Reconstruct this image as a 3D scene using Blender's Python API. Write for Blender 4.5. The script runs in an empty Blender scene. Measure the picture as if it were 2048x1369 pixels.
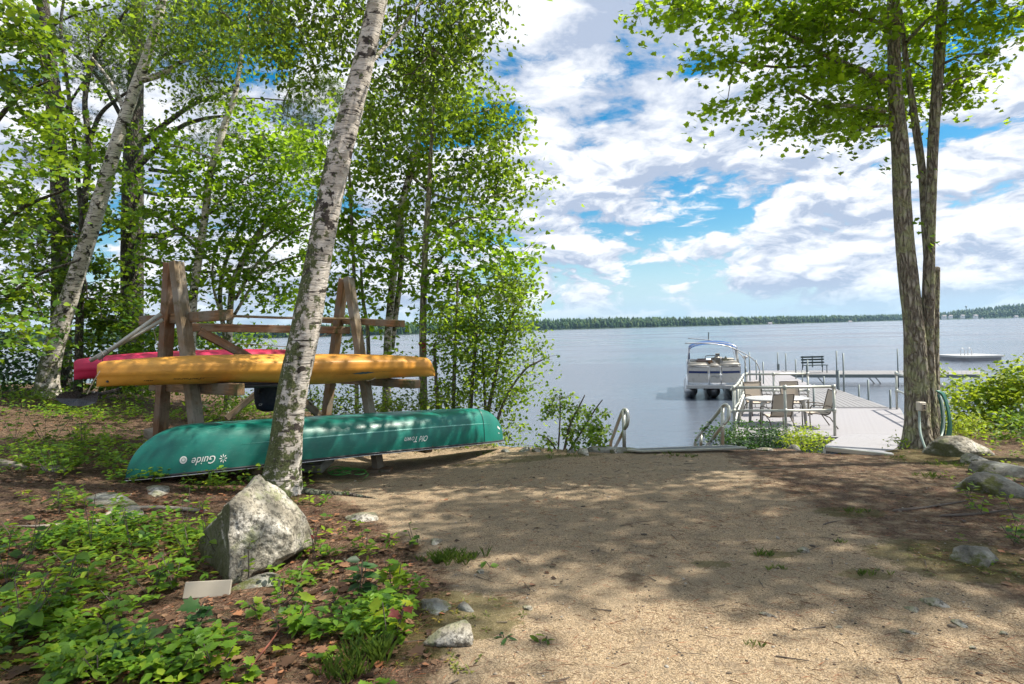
import bpy, bmesh, math, random
import numpy as np
from mathutils import Vector, Matrix
R = math.radians
rng = np.random.default_rng(7)
random.seed(7)
scene = bpy.context.scene
COL = scene.collection

# ---------------------------------------------------------------- camera, sky, sun, exposure
FPX, CX, CY, ROLL, CH = 1220.0, 1024.0, 658.0, R(1.4), 3.45
cam_d = bpy.data.cameras.new('camera'); cam = bpy.data.objects.new('camera', cam_d); COL.objects.link(cam)
cam_d.sensor_fit = 'HORIZONTAL'; cam_d.sensor_width = 36.0
cam_d.lens = FPX / 2048 * 36.0
cam_d.shift_y = -(684.5 - CY) / 2048
cam_d.clip_start = 0.05; cam_d.clip_end = 9000
cam.location = (0, 0, CH); cam.rotation_euler = (R(90), ROLL, 0)
scene.camera = cam
scene.view_settings.view_transform = 'Standard'; scene.view_settings.look = 'None'
scene.view_settings.gamma = 1; scene.view_settings.use_curve_mapping = False
scene.view_settings.exposure = 0.85
cy = scene.cycles
cy.max_bounces = 7; cy.diffuse_bounces = 3; cy.glossy_bounces = 3; cy.transmission_bounces = 5; cy.transparent_max_bounces = 8
cy.volume_bounces = 0; cy.use_denoising = True; cy.sample_clamp_indirect = 6.0
cy.caustics_reflective = False; cy.caustics_refractive = False; cy.use_adaptive_sampling = True; cy.adaptive_threshold = 0.02

SUN = Vector((0.585, 0.08, 0.80)).normalized()
sun_d = bpy.data.lights.new('sun', 'SUN'); sun = bpy.data.objects.new('sun', sun_d); COL.objects.link(sun)
sun_d.energy = 5.0; sun_d.angle = R(0.5); sun_d.color = (1.0, 0.93, 0.82)
sun.rotation_euler = SUN.to_track_quat('Z', 'Y').to_euler(); sun.location = (0, 0, 60)

class NT:
    """small helper for node trees"""
    def __init__(s, nt): s.nt = nt
    def n(s, kind, **kw):
        o = s.nt.nodes.new(kind)
        for k, v in kw.items(): setattr(o, k, v)
        return o
    def put(s, sock, v):
        if v is None: return
        if isinstance(v, bpy.types.NodeSocket): s.nt.links.new(v, sock)
        elif isinstance(v, (tuple, list)):
            sock.default_value = tuple(v) + (1,) if len(v) == 3 and len(sock.default_value) == 4 else v
        else: sock.default_value = v
    def tc(s, which='Object'): return s.n('ShaderNodeTexCoord').outputs[which]
    def vmap(s, vec, scale=(1, 1, 1), loc=(0, 0, 0), rot=(0, 0, 0)):
        m = s.n('ShaderNodeMapping'); s.put(m.inputs['Vector'], vec); m.inputs['Scale'].default_value = scale
        m.inputs['Location'].default_value = loc; m.inputs['Rotation'].default_value = rot; return m.outputs[0]
    def noise(s, vec, scale, detail=4, rough=.5, dist=0, out='Fac'):
        t = s.n('ShaderNodeTexNoise'); s.put(t.inputs['Vector'], vec); t.inputs['Scale'].default_value = scale
        t.inputs['Detail'].default_value = detail; t.inputs['Roughness'].default_value = rough; t.inputs['Distortion'].default_value = dist
        return t.outputs[out]
    def vor(s, vec, scale, out='Distance', feature='F1', rnd=1):
        t = s.n('ShaderNodeTexVoronoi', feature=feature); s.put(t.inputs['Vector'], vec); t.inputs['Scale'].default_value = scale
        t.inputs['Randomness'].default_value = rnd; return t.outputs[out]
    def wave(s, vec, scale, dist=0, det=2, dscale=1, dirn='X'):
        t = s.n('ShaderNodeTexWave', bands_direction=dirn); s.put(t.inputs['Vector'], vec); t.inputs['Scale'].default_value = scale
        t.inputs['Distortion'].default_value = dist; t.inputs['Detail'].default_value = det; t.inputs['Detail Scale'].default_value = dscale; return t.outputs['Fac']
    def attr(s, name): return s.n('ShaderNodeAttribute', attribute_name=name).outputs['Fac']
    def m(s, op, a, b=None, c=None, clamp=False):
        t = s.n('ShaderNodeMath', operation=op); t.use_clamp = clamp
        for i, v in enumerate((a, b, c)): s.put(t.inputs[i], v)
        return t.outputs[0]
    def vm(s, op, a, b=None, k=None):
        t = s.n('ShaderNodeVectorMath', operation=op); s.put(t.inputs[0], a); s.put(t.inputs[1], b)
        if k is not None: s.put(t.inputs['Scale'], k)
        return t.outputs[0]
    def mr(s, v, a, b, c=0, d=1, smooth=True):
        t = s.n('ShaderNodeMapRange'); t.interpolation_type = 'SMOOTHSTEP' if smooth else 'LINEAR'
        for i, x in enumerate((v, a, b, c, d)): s.put(t.inputs[i], x)
        return t.outputs[0]
    def mix(s, f, a, b, mode='MIX'):
        t = s.n('ShaderNodeMix', data_type='RGBA', blend_type=mode); s.put(t.inputs[0], f); s.put(t.inputs[6], a); s.put(t.inputs[7], b); return t.outputs[2]
    def ramp(s, f, stops):
        t = s.n('ShaderNodeValToRGB'); s.put(t.inputs[0], f); e = t.color_ramp.elements
        while len(e) < len(stops): e.new(.5)
        for i, (p, c) in enumerate(stops): e[i].position = p; e[i].color = tuple(c) + (1,)
        return t.outputs[0]
    def bump(s, h, strength=.5, dist=.01, normal=None):
        t = s.n('ShaderNodeBump'); s.put(t.inputs['Height'], h); t.inputs['Strength'].default_value = strength; t.inputs['Distance'].default_value = dist
        s.put(t.inputs['Normal'], normal); return t.outputs[0]
    def bsdf(s, **kw):
        t = s.n('ShaderNodeBsdfPrincipled')
        for k, v in kw.items(): s.put(t.inputs[k.replace('_', ' ')], v)
        return t.outputs[0]

world = bpy.data.worlds.new('World'); scene.world = world; world.use_nodes = True
w = NT(world.node_tree); world.node_tree.nodes.clear()
sky = w.n('ShaderNodeTexSky', sky_type='NISHITA'); sky.sun_disc = False
sky.sun_elevation = math.asin(SUN.z); sky.sun_rotation = math.atan2(SUN.x, SUN.y)
sky.air_density = 1.0; sky.dust_density = 0.6; sky.ozone_density = 1.6
skyc = w.n('ShaderNodeHueSaturation'); skyc.inputs['Saturation'].default_value = 1.62; skyc.inputs['Hue'].default_value = 0.487; skyc.inputs['Value'].default_value = 0.95
w.put(skyc.inputs['Color'], sky.outputs[0])
dirv = w.tc('Generated')
sep = w.n('ShaderNodeSeparateXYZ'); w.put(sep.inputs[0], dirv)
zz = w.m('MAXIMUM', sep.outputs[2], 0.0)
den = w.m('ADD', zz, 0.17)
comb = w.n('ShaderNodeCombineXYZ')
w.put(comb.inputs[0], w.m('DIVIDE', sep.outputs[0], den)); w.put(comb.inputs[1], w.m('DIVIDE', sep.outputs[1], den))
CLOUD_LOC = (7.7, 3.1, 0.0)
p = w.vmap(comb.outputs[0], (1, 1, 1), CLOUD_LOC)
warp = w.vm('SCALE', w.vm('SUBTRACT', w.noise(p, 1.5, 3, .5, out='Color'), (.5, .5, .5)), None, .35)
p = w.vm('ADD', p, warp)
hyp = w.m('MAXIMUM', w.m('SQRT', w.m('ADD', w.m('MULTIPLY', sep.outputs[0], sep.outputs[0]), w.m('MULTIPLY', sep.outputs[1], sep.outputs[1]))), .01)
lowv = w.n('ShaderNodeCombineXYZ'); w.put(lowv.inputs[0], w.m('MULTIPLY', w.m('DIVIDE', sep.outputs[0], hyp), 4.2)); w.put(lowv.inputs[1], w.m('MULTIPLY', w.m('DIVIDE', sep.outputs[1], hyp), 4.2)); w.put(lowv.inputs[2], w.m('MULTIPLY', zz, 10.5))
lowv = w.vm('ADD', lowv.outputs[0], w.vm('SCALE', w.vm('SUBTRACT', w.noise(lowv.outputs[0], 1.8, 3, .5, out='Color'), (.5, .5, .5)), None, .5))
def cl_low(dz):
    q = w.vm('ADD', lowv, (2.7, 5.1, dz * 10.5))
    return w.m('ADD', w.m('ADD', w.m('MULTIPLY', w.noise(q, .95, 2, .5), .45), w.m('MULTIPLY', w.noise(q, 2.3, 10, .60), .55)), .022)
def cl(off):
    q = w.vm('ADD', p, off)
    big = w.noise(q, 1.5, 2, .5)
    fine = w.noise(q, 3.6, 10, .60)
    return w.m('ADD', w.m('MULTIPLY', big, .5), w.m('MULTIPLY', fine, .5))
# compare with the cloud a little higher up the sky: thick above means a grey base, thin above a bright top
n1 = cl((0, 0, 0)); n2 = cl(w.vm('SCALE', p, None, -.075)); n3 = cl(w.vm('SCALE', p, None, -.02))
wl = w.mr(zz, .24, .38); blend = lambda a, b: w.m('ADD', w.m('MULTIPLY', a, wl), w.m('MULTIPLY', b, w.m('SUBTRACT', 1, wl)))
n1 = blend(n1, cl_low(0)); n2 = blend(n2, cl_low(.045)); n3 = blend(n3, cl_low(.013))
mask = w.mr(n1, .43, .49)
lit = w.m('ADD', w.m('MULTIPLY', w.m('SUBTRACT', n1, n2), 3.2), w.m('MULTIPLY', w.m('SUBTRACT', n1, n3), 9))
lit = w.m('ADD', lit, .55, clamp=True)
cloudc = w.mix(lit, (3.5, 4.1, 5.3), (7.7, 7.85, 8.15))
hz = w.mr(zz, 0.0, 0.06)                       # low clouds fade into the pale air over the far shore
mask = w.m('MULTIPLY', mask, w.m('ADD', w.m('MULTIPLY', hz, .75), .25))
skyb = w.mix(w.mr(zz, .0, .16, .85, 0), skyc.outputs[0], (4.1, 5.9, 7.2))
skymix = w.mix(mask, skyb, cloudc)
bg = w.n('ShaderNodeBackground'); w.put(bg.inputs[0], skymix); bg.inputs[1].default_value = 0.080
wo = w.n('ShaderNodeOutputWorld'); w.nt.links.new(bg.outputs[0], wo.inputs[0])

# ---------------------------------------------------------------- pixel -> place helpers (photo pixels, 2048 wide)
_c, _s = math.cos(ROLL), math.sin(ROLL)
def ray(px, py):
    u = (px - CX) / FPX; v = (CY - py) / FPX
    return Vector((u * _c + v * _s, 1.0, -u * _s + v * _c))
def P(px, py, d):
    r = ray(px, py); return Vector((r.x * d, d, CH + r.z * d))
def PZ(px, py, Z):
    r = ray(px, py); d = (Z - CH) / r.z; return Vector((r.x * d, d, Z))

def vnoise(x, y, seed=0):
    """smooth value noise for arrays"""
    x = np.asarray(x, float); y = np.asarray(y, float)
    xi = np.floor(x).astype(np.int64); yi = np.floor(y).astype(np.int64); fx = x - xi; fy = y - yi
    def h(a, b):
        n = (a * 374761393 + b * 668265263 + seed * 974711) & 0x7fffffff
        n = ((n ^ (n >> 13)) * 1274126177) & 0x7fffffff
        return ((n ^ (n >> 16)) & 0xffff) / 65535.0
    fx = fx * fx * (3 - 2 * fx); fy = fy * fy * (3 - 2 * fy)
    return (h(xi, yi) * (1 - fx) + h(xi + 1, yi) * fx) * (1 - fy) + (h(xi, yi + 1) * (1 - fx) + h(xi + 1, yi + 1) * fx) * fy
def fbm(x, y, seed=0, oct=4):
    a = 0; k = .5; f = 1.0
    for i in range(oct): a = a + k * vnoise(np.asarray(x) * f + i * 17.3, np.asarray(y) * f - i * 9.1, seed + i); k *= .5; f *= 2.03
    return a
EX = [-60, -12, -6, -3, -1.4, -0.3, .6, 1.5, 3.8, 4.15, 4.85, 5.1, 6, 8, 11, 60]
EY = [40, 19, 15, 12.2, 11.0, 9.3, 8.5, 8.15, 8.0, 7.7, 7.55, 8.7, 9.6, 10.8, 12, 16]
LY = [0, 2.4, 3.3, 4, 5, 6, 7.5, 9.3, 11, 14]; LX = [-.2, -.30, -.35, -.65, -1.2, -1.85, -2.6, -2.2, -1.2, -.5]   # left edge of the sand
def G(x, y, rough=True):
    x = np.asarray(x, float); y = np.asarray(y, float)
    e = np.interp(x, EX, EY) + (fbm(x * .9, y * .3, 5, 3) - .45) * np.where((x > 3.2) & (x < 5.6), .08, .5)
    rt = x / np.maximum(y, .1); band = np.clip((rt - .455) / .03, 0, 1) * np.clip((.640 - rt) / .015, 0, 1) * (y > 6.5); e = e - band * np.maximum(0, e - 7.55)   # cut for the dock ramp
    rise = np.clip(.10 * np.maximum(0, -x - 2.0), 0, .9)
    yy = np.minimum(y, e)
    h = CH - 1.2 - .058 * yy + rise
    over = np.maximum(0, y - e)
    h = h - (h + 1.2) * (1 - np.exp(-(over / 2.6) ** 1.5))
    h = h - .065 * np.clip(1.3 - np.abs(x + 1.3) / 1.3, 0, 1) * np.clip(1.5 - np.abs(y - 7.8) / 1.2, 0, 1)
    if rough:
        lf = np.clip((np.interp(y, LY, LX) - x + .1) / 1.0, 0, 1)
        a = .012 + .05 * lf + .03 * np.clip((x - 2.6) / 1.5, 0, 1)
        h = h + a * (fbm(x * 1.7, y * 1.7, 11, 4) - .47) * 2 + .012 * (fbm(x * 9, y * 9, 3, 2) - .4)
    return h
def Gz(x, y): return float(G(x, y))
def PG(px, py):
    r = ray(px, py); d = 1.2
    while d < 60:
        if CH + r.z * d < Gz(r.x * d, d): break
        d += .02
    return Vector((r.x * d, d, Gz(r.x * d, d)))

# ---------------------------------------------------------------- object helpers
W = {}
def link(o, parent=None, M=None, label=None, cat=None, group=None, kind=None):
    M = M or Matrix.Identity(4)
    COL.objects.link(o)
    if parent: o.parent = parent; o.matrix_basis = W[parent.name].inverted() @ M
    else: o.matrix_basis = M
    W[o.name] = M
    if label: o['label'] = label
    if cat: o['category'] = cat
    if group: o['group'] = group
    if kind: o['kind'] = kind
    return o
def T(v): return Matrix.Translation(Vector(v))
def thing(name, label, cat, loc=(0, 0, 0), group=None, M=None):
    e = bpy.data.objects.new(name, None); e.empty_display_size = .1
    return link(e, None, M or T(loc), label, cat, group)
def add(name, mesh, m, parent=None, M=None, **kw):
    o = bpy.data.objects.new(name, mesh)
    if m and not mesh.materials: mesh.materials.append(m)
    return link(o, parent, M, **kw)
def mesh_np(name, V, Fs, smooth=False, tint=None):
    """V (n,3); Fs = list of (m,k) int arrays"""
    me = bpy.data.meshes.new(name); V = np.asarray(V, np.float32)
    me.vertices.add(len(V)); me.vertices.foreach_set('co', V.ravel())
    Fs = [np.asarray(f, np.int32) for f in Fs if len(f)]
    nl = sum(f.size for f in Fs); me.loops.add(nl); me.loops.foreach_set('vertex_index', np.concatenate([f.ravel() for f in Fs]))
    nf = sum(len(f) for f in Fs); me.polygons.add(nf)
    tot = np.concatenate([np.full(len(f), f.shape[1], np.int32) for f in Fs]); st = np.concatenate([[0], np.cumsum(tot)[:-1]]).astype(np.int32)
    me.polygons.foreach_set('loop_start', st); me.polygons.foreach_set('loop_total', tot)
    if smooth: me.polygons.foreach_set('use_smooth', np.ones(nf, bool))
    me.update(calc_edges=True)
    if tint is not None:
        for k, a in tint.items():
            at = me.attributes.new(k, 'FLOAT', 'POINT'); at.data.foreach_set('value', np.asarray(a, np.float32))
    return me
class MB:
    def __init__(s): s.v = []; s.f = []; s.o = Vector((0, 0, 0))
    def quadbox(s, c8):
        b = len(s.v); s.v += [Vector(p) for p in c8]
        for q in ((0, 3, 2, 1), (4, 5, 6, 7), (0, 1, 5, 4), (1, 2, 6, 5), (2, 3, 7, 6), (3, 0, 4, 7)): s.f.append(tuple(b + i for i in q))
        return s
    def box(s, c, sx, sy, sz, ax=None):
        c = Vector(c); X, Y, Z = ax or (Vector((1, 0, 0)), Vector((0, 1, 0)), Vector((0, 0, 1)))
        X = X * sx / 2; Y = Y * sy / 2; Z = Z * sz / 2
        return s.quadbox([c - X - Y - Z, c + X - Y - Z, c + X + Y - Z, c - X + Y - Z, c - X - Y + Z, c + X - Y + Z, c + X + Y + Z, c - X + Y + Z])
    def slab(s, poly, t):
        b = len(s.v); n = len(poly); s.v += [Vector(p) for p in poly] + [Vector(p) - Vector((0, 0, t)) for p in poly]
        s.f.append(tuple(b + i for i in range(n))); s.f.append(tuple(b + n + i for i in reversed(range(n))))
        for i in range(n): j = (i + 1) % n; s.f.append((b + i, b + n + i, b + n + j, b + j))
        return s
    def tube(s, pts, r, n=8, cap=True, closed=False):
        pts = [Vector(p) for p in pts]; rs = r if isinstance(r, (list, tuple, np.ndarray)) else [r] * len(pts)
        b = len(s.v); up = None
        for i, p_ in enumerate(pts):
            if closed: t = pts[(i + 1) % len(pts)] - pts[i - 1]
            else: t = pts[min(i + 1, len(pts) - 1)] - pts[max(i - 1, 0)]
            t.normalize()
            if up is None: up = Vector((0, 0, 1)) if abs(t.z) < .9 else Vector((1, 0, 0))
            x = up.cross(t).normalized(); y = t.cross(x).normalized(); up = y
            for k in range(n):
                a = 2 * math.pi * k / n; s.v.append(p_ + (x * math.cos(a) + y * math.sin(a)) * rs[i])
        m_ = len(pts)
        for i in range(m_ if closed else m_ - 1):
            j = (i + 1) % m_
            for k in range(n): l = (k + 1) % n; s.f.append((b + i * n + k, b + i * n + l, b + j * n + l, b + j * n + k))
        if cap and not closed:
            s.f.append(tuple(b + k for k in reversed(range(n)))); s.f.append(tuple(b + (m_ - 1) * n + k for k in range(n)))
        return s
    def mesh(s, name, smooth=False, origin=None):
        me = bpy.data.meshes.new(name); o = Vector(origin) if origin is not None else Vector((0, 0, 0))
        me.from_pydata([tuple(v - o) for v in s.v], [], s.f); me.update()
        if smooth: me.polygons.foreach_set('use_smooth', np.ones(len(me.polygons), bool))
        return me
    def build(s, name, m, parent=None, smooth=False, origin=None, **kw):
        if origin is None:
            origin = W[parent.name].translation if parent else s.v[0]
        me = s.mesh(name, smooth, origin)
        if smooth == 'auto': pass
        return add(name, me, m, parent, T(origin), **kw)
def smooth_by_angle(me, ang=35):
    me.polygons.foreach_set('use_smooth', np.ones(len(me.polygons), bool))
    try: me.set_sharp_from_angle(angle=R(ang))
    except Exception: pass
_bevcache = {}
def bevbox(L, Wd, H, b=.006, seg=1):
    key = (round(L, 3), round(Wd, 3), round(H, 3), b)
    if key in _bevcache: return _bevcache[key]
    bm = bmesh.new(); bmesh.ops.create_cube(bm, size=1)
    for v in bm.verts: v.co = Vector((v.co.x * L, v.co.y * Wd, v.co.z * H))
    bmesh.ops.bevel(bm, geom=list(bm.edges), offset=b, segments=seg, affect='EDGES')
    me = bpy.data.meshes.new('bevelled'); bm.to_mesh(me); bm.free(); _bevcache[key] = me; return me
def axes(p0, p1, up=(0, 0, 1)):
    x = (Vector(p1) - Vector(p0)); L = x.length; x.normalize(); y = Vector(up).cross(x)
    if y.length < 1e-3: y = Vector((0, 1, 0))
    y.normalize(); z = x.cross(y)
    return x, y, z, L
def beam(name, p0, p1, wd, h, m, parent=None, up=(0, 0, 1), b=.006, **kw):
    """a squared timber: local X along its length, so grain follows it"""
    x, y, z, L = axes(p0, p1, up); c = (Vector(p0) + Vector(p1)) / 2
    M = Matrix(((x.x, y.x, z.x, c.x), (x.y, y.y, z.y, c.y), (x.z, y.z, z.z, c.z), (0, 0, 0, 1)))
    me = bevbox(L, wd, h, b).copy(); me.materials.clear(); return add(name, me, m, parent, M, **kw)
def spline(pts, n=6):
    """Catmull-Rom through tuples of any length"""
    A = np.array([list(p_) for p_ in pts], float); out = []
    A = np.vstack([2 * A[0] - A[1], A, 2 * A[-1] - A[-2]])
    for i in range(1, len(A) - 2):
        for k in range(n):
            t = k / n; out.append(.5 * (2 * A[i] + (A[i + 1] - A[i - 1]) * t + (2 * A[i - 1] - 5 * A[i] + 4 * A[i + 1] - A[i + 2]) * t * t + (-A[i - 1] + 3 * A[i] - 3 * A[i + 1] + A[i + 2]) * t ** 3))
    out.append(A[-2]); return np.array(out)

# ---------------------------------------------------------------- materials
MATS = {}
def material(name, fn):
    if name in MATS: return MATS[name]
    m_ = bpy.data.materials.new(name); m_.use_nodes = True; m_.node_tree.nodes.clear(); k = NT(m_.node_tree)
    out = fn(k); o = k.n('ShaderNodeOutputMaterial'); m_.node_tree.links.new(out, o.inputs[0]); MATS[name] = m_; return m_
def plain(name, col, rough=.5, metal=0, var=.12, scale=8, bump=0, **kw):
    def f(k):
        v = k.noise(k.tc(), scale, 5, .6)
        c = k.mix(v, tuple(x * (1 - var) for x in col), tuple(min(1, x * (1 + var)) for x in col))
        r = k.mr(k.noise(k.tc(), scale * 2.3, 3), .3, .7, max(0, rough - .1), min(1, rough + .12))
        nrm = k.bump(k.noise(k.tc(), scale * 6, 4), bump, .01) if bump else None
        return k.bsdf(Base_Color=c, Roughness=r, Metallic=metal, Normal=nrm, **kw)
    return material(name, f)
def leafmat(name, dark, light, trans, gloss=.35, back=None, tw=.5):
    def f(k):
        t = k.attr('tint'); nz = k.noise(k.tc(), 2.2, 2)
        t2 = k.m('ADD', k.m('MULTIPLY', t, .7), k.m('MULTIPLY', nz, .3))
        c = k.ramp(t2, [(.12, tuple(x * .6 for x in dark)), (.30, dark), (.66, light), (.97, tuple(min(1, light[i] * (1.9, 1.15, .8)[i]) for i in range(3)))])
        b1 = k.bsdf(Base_Color=c, Roughness=.5, Specular_IOR_Level=gloss)
        tr = k.n('ShaderNodeBsdfTranslucent'); k.put(tr.inputs[0], k.mix(t2, tuple(x * .22 for x in trans), trans))
        ms = k.n('ShaderNodeMixShader'); ms.inputs[0].default_value = tw; k.nt.links.new(b1, ms.inputs[1]); k.nt.links.new(tr.outputs[0], ms.inputs[2])
        return ms.outputs[0]
    return material(name, f)
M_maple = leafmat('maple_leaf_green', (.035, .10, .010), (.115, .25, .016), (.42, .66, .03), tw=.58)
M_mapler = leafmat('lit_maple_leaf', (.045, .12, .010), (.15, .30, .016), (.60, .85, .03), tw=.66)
M_birchl = leafmat('birch_leaf_green', (.030, .09, .012), (.13, .26, .020), (.46, .66, .04), tw=.55)
M_under = leafmat('understory_leaf_green', (.025, .095, .010), (.15, .30, .022), (.42, .62, .03), gloss=.45, tw=.45)
M_bright = leafmat('sunny_shrub_leaf', (.07, .17, .012), (.22, .36, .022), (.52, .66, .04), gloss=.4, tw=.5)
M_needle = leafmat('pine_needle_green', (.03, .08, .02), (.10, .19, .03), (.20, .32, .04), tw=.35)
M_dark = leafmat('dark_leaf_green', (.015, .05, .014), (.035, .11, .022), (.10, .24, .03), gloss=.5, tw=.35)
M_dead = leafmat('dead_leaf', (.055, .028, .015), (.24, .145, .085), (.2, .10, .04), tw=.2)
M_redleaf = leafmat('red_leaf', (.08, .012, .012), (.17, .03, .02), (.22, .04, .02), tw=.3)
M_grass = leafmat('grass_blade', (.03, .075, .012), (.12, .20, .03), (.22, .32, .04), tw=.35)
M_moss = leafmat('moss', (.05, .07, .008), (.15, .17, .02), (.12, .14, .02), tw=.15)

def _birch(k):
    o = k.tc('Object'); geo = k.n('ShaderNodeNewGeometry')
    lent = k.noise(k.vmap(o, (3.5, 3.5, 38)), 1.6, 5, .62)
    fine = k.noise(k.vmap(o, (14, 14, 120)), 1.2, 4, .6)
    c = k.ramp(k.noise(k.vmap(o, (2, 2, 7)), 2.2, 5, .6), [(.25, (.34, .29, .23)), (.5, (.62, .57, .50)), (.75, (.78, .74, .68))])
    c = k.mix(k.mr(fine, .52, .72), c, (.24, .20, .16))
    c = k.mix(k.mr(lent, .565, .62), c, (.05, .042, .036))
    scar = k.noise(k.vmap(o, (4, 4, 5)), 1.5, 6, .6, .4)
    c = k.mix(k.mr(scar, .555, .60), c, (.05, .04, .034))
    h = k.attr('hgt')
    lich = k.noise(k.vmap(o, (6, 6, 6)), 2.1, 8, .72)
    side = k.n('ShaderNodeSeparateXYZ'); k.put(side.inputs[0], geo.outputs['Normal'])
    amt = k.m('SUBTRACT', k.m('MULTIPLY', h, -.030), k.m('MULTIPLY', side.outputs[0], .075))
    lm = k.mr(k.m('ADD', k.m('ADD', lich, amt), .095), .52, .57)
    lc = k.ramp(k.noise(o, 55, 4, .7), [(.3, (.035, .045, .018)), (.55, (.13, .15, .055)), (.75, (.30, .32, .16))])
    c = k.mix(lm, c, lc)
    hb = k.m('ADD', k.m('MULTIPLY', lent, -.6), k.m('ADD', k.m('MULTIPLY', fine, .4), k.m('MULTIPLY', k.m('MULTIPLY', lm, k.noise(o, 60, 4, .7)), 1.6)))
    return k.bsdf(Base_Color=c, Roughness=.75, Normal=k.bump(hb, .7, .02), Specular_IOR_Level=.3)
M_birch = material('birch_bark', _birch)
def _bark(dark, mid, light, green, vs=(13, 13, 3.2)):
    def f(k):
        o = k.tc('Object'); wv = k.vm('ADD', o, k.vm('SCALE', k.noise(o, 9, 3, out='Color'), None, .06))
        v = k.vor(k.vmap(wv, vs), 1.6, 'Distance', 'DISTANCE_TO_EDGE')
        n_ = k.noise(k.vmap(o, (30, 30, 9)), 1.5, 6, .65)
        c = k.ramp(k.m('ADD', k.m('MULTIPLY', v, .9), k.m('MULTIPLY', n_, .6)), [(.22, dark), (.5, mid), (.85, light)])
        g = k.mr(k.noise(o, 5.5, 7, .7), .47, .60)
        c = k.mix(k.m('MULTIPLY', g, .8), c, k.mix(k.noise(o, 70, 3), green, tuple(x * 2.1 for x in green)))
        return k.bsdf(Base_Color=c, Roughness=.9, Specular_IOR_Level=.2, Normal=k.bump(k.m('ADD', k.m('MULTIPLY', k.mr(v, 0, .25), 1), k.m('MULTIPLY', n_, .6)), 1, .022))
    return f
M_bark = material('maple_bark', _bark((.07, .055, .04), (.31, .275, .215), (.56, .52, .44), (.22, .23, .12)))
M_pine = material('pine_bark', _bark((.022, .018, .015), (.11, .095, .08), (.22, .20, .175), (.10, .115, .08), (16, 16, 5)))
M_twig = plain('twig_bark', (.10, .08, .065), .85, var=.4, scale=15)
def _wood(base, grey):
    def f(k):
        o = k.tc('Object')
        g = k.wave(k.vmap(o, (.6, 9, 9)), 2.4, 7, 4, 1.2, 'Y')
        n_ = k.noise(k.vmap(o, (2.2, 60, 60)), 1.2, 6, .65)
        blot = k.noise(o, 3.0, 5, .6)
        c = k.mix(k.mr(g, .2, .9), tuple(x * .62 for x in base), base)
        c = k.mix(k.mr(blot, .42, .62), c, grey)
        c = k.mix(k.mr(n_, .55, .72), c, tuple(x * .25 for x in base))
        c = k.mix(k.mr(k.noise(o, 1.7, 6, .7), .56, .66), c, (.07, .085, .03))
        return k.bsdf(Base_Color=c, Roughness=.82, Specular_IOR_Level=.25, Normal=k.bump(k.m('ADD', n_, k.m('MULTIPLY', g, .5)), .7, .006))
    return f
M_wood = material('weathered_timber', _wood((.30, .175, .085), (.21, .175, .13)))
M_wood2 = material('grey_timber', _wood((.24, .18, .11), (.26, .23, .185)))
M_woodred = material('reddish_timber', _wood((.27, .15, .085), (.25, .19, .14)))
M_rope = plain('rope_fibre', (.36, .30, .22), .9, scale=90, var=.5)
M_black = plain('black_plastic', (.02, .02, .022), .45, var=.2)
M_metal = plain('galvanised_pipe', (.46, .47, .42), .42, .75, var=.18, scale=20)
M_alu = plain('bright_aluminium', (.66, .67, .68), .32, .85, var=.08, scale=20)
M_post = plain('dark_steel_pipe', (.17, .20, .20), .5, .6, var=.25, scale=30)
M_deck = plain('pale_deck_plank', (.275, .268, .28), .7, var=.07, scale=6, bump=.15)
M_deck2 = plain('grey_dock_slat', (.21, .21, .215), .75, var=.1, scale=7, bump=.2)
M_white = plain('white_gelcoat', (.40, .40, .39), .3, var=.05, scale=3)
M_cream = plain('cream_vinyl', (.46, .43, .37), .5, var=.07, scale=9)
M_blue = plain('blue_canvas', (.008, .06, .20), .7, var=.15, scale=12, bump=.1)
M_navy = plain('navy_stripe', (.012, .03, .12), .35)
M_sling = plain('tan_sling_fabric', (.47, .40, .32), .8, var=.1, scale=60)
M_bench = plain('dark_green_bench', (.015, .035, .03), .55)
def _sheen(cols, rough, spec_n, scale=3):
    def f(k):
        o = k.tc('Object'); sc = k.noise(k.vmap(o, (3, 30, 30)), 3, 7, .75)
        c = k.mix(k.mr(k.noise(o, scale, 4), .35, .65), cols[0], cols[1])
        c = k.mix(k.m('MULTIPLY', k.mr(sc, .55, .72), .5), c, cols[2])
        c = k.mix(k.m('MULTIPLY', k.mr(k.noise(o, 1.4, 7, .7), .5, .66), .3), c, tuple(x * .5 for x in cols[2]))
        speck = k.mr(k.vor(o, 38, 'Distance'), .05, .10, 1, 0)
        speck = k.m('MULTIPLY', speck, k.mr(k.noise(o, 8, 2), .52, .6))
        c = k.mix(k.m('MULTIPLY', speck, .7), c, cols[2])
        return k.bsdf(Base_Color=c, Roughness=k.mr(sc, .35, .7, rough, rough + .25), Specular_IOR_Level=.5, Normal=k.bump(k.noise(o, 5, 3), .12, .02))
    return f
M_canoe = material('green_royalex', _sheen(((.003, .125, .092), (.004, .165, .125), (.10, .30, .25)), .3, 1))
M_kayak = material('yellow_plastic', _sheen(((.64, .28, .035), (.70, .34, .05), (.34, .16, .04)), .38, 1, 2))
M_red = material('red_plastic', _sheen(((.50, .012, .06), (.58, .02, .09), (.30, .05, .07)), .38, 1, 2))
M_decal = plain('white_decal', (.75, .76, .72), .5)
M_ink = plain('dark_ink', (.03, .02, .015), .6)
M_slate = plain('blue_slate_ink', (.045, .10, .12), .5, var=.6, scale=60)
M_hose = plain('green_hose', (.03, .14, .10), .4)
M_hose2 = plain('pale_green_hose', (.34, .43, .38), .45)
M_brightrope = plain('lime_rope', (.06, .30, .04), .7)
M_box = plain('beige_outlet_box', (.58, .52, .42), .55)
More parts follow.
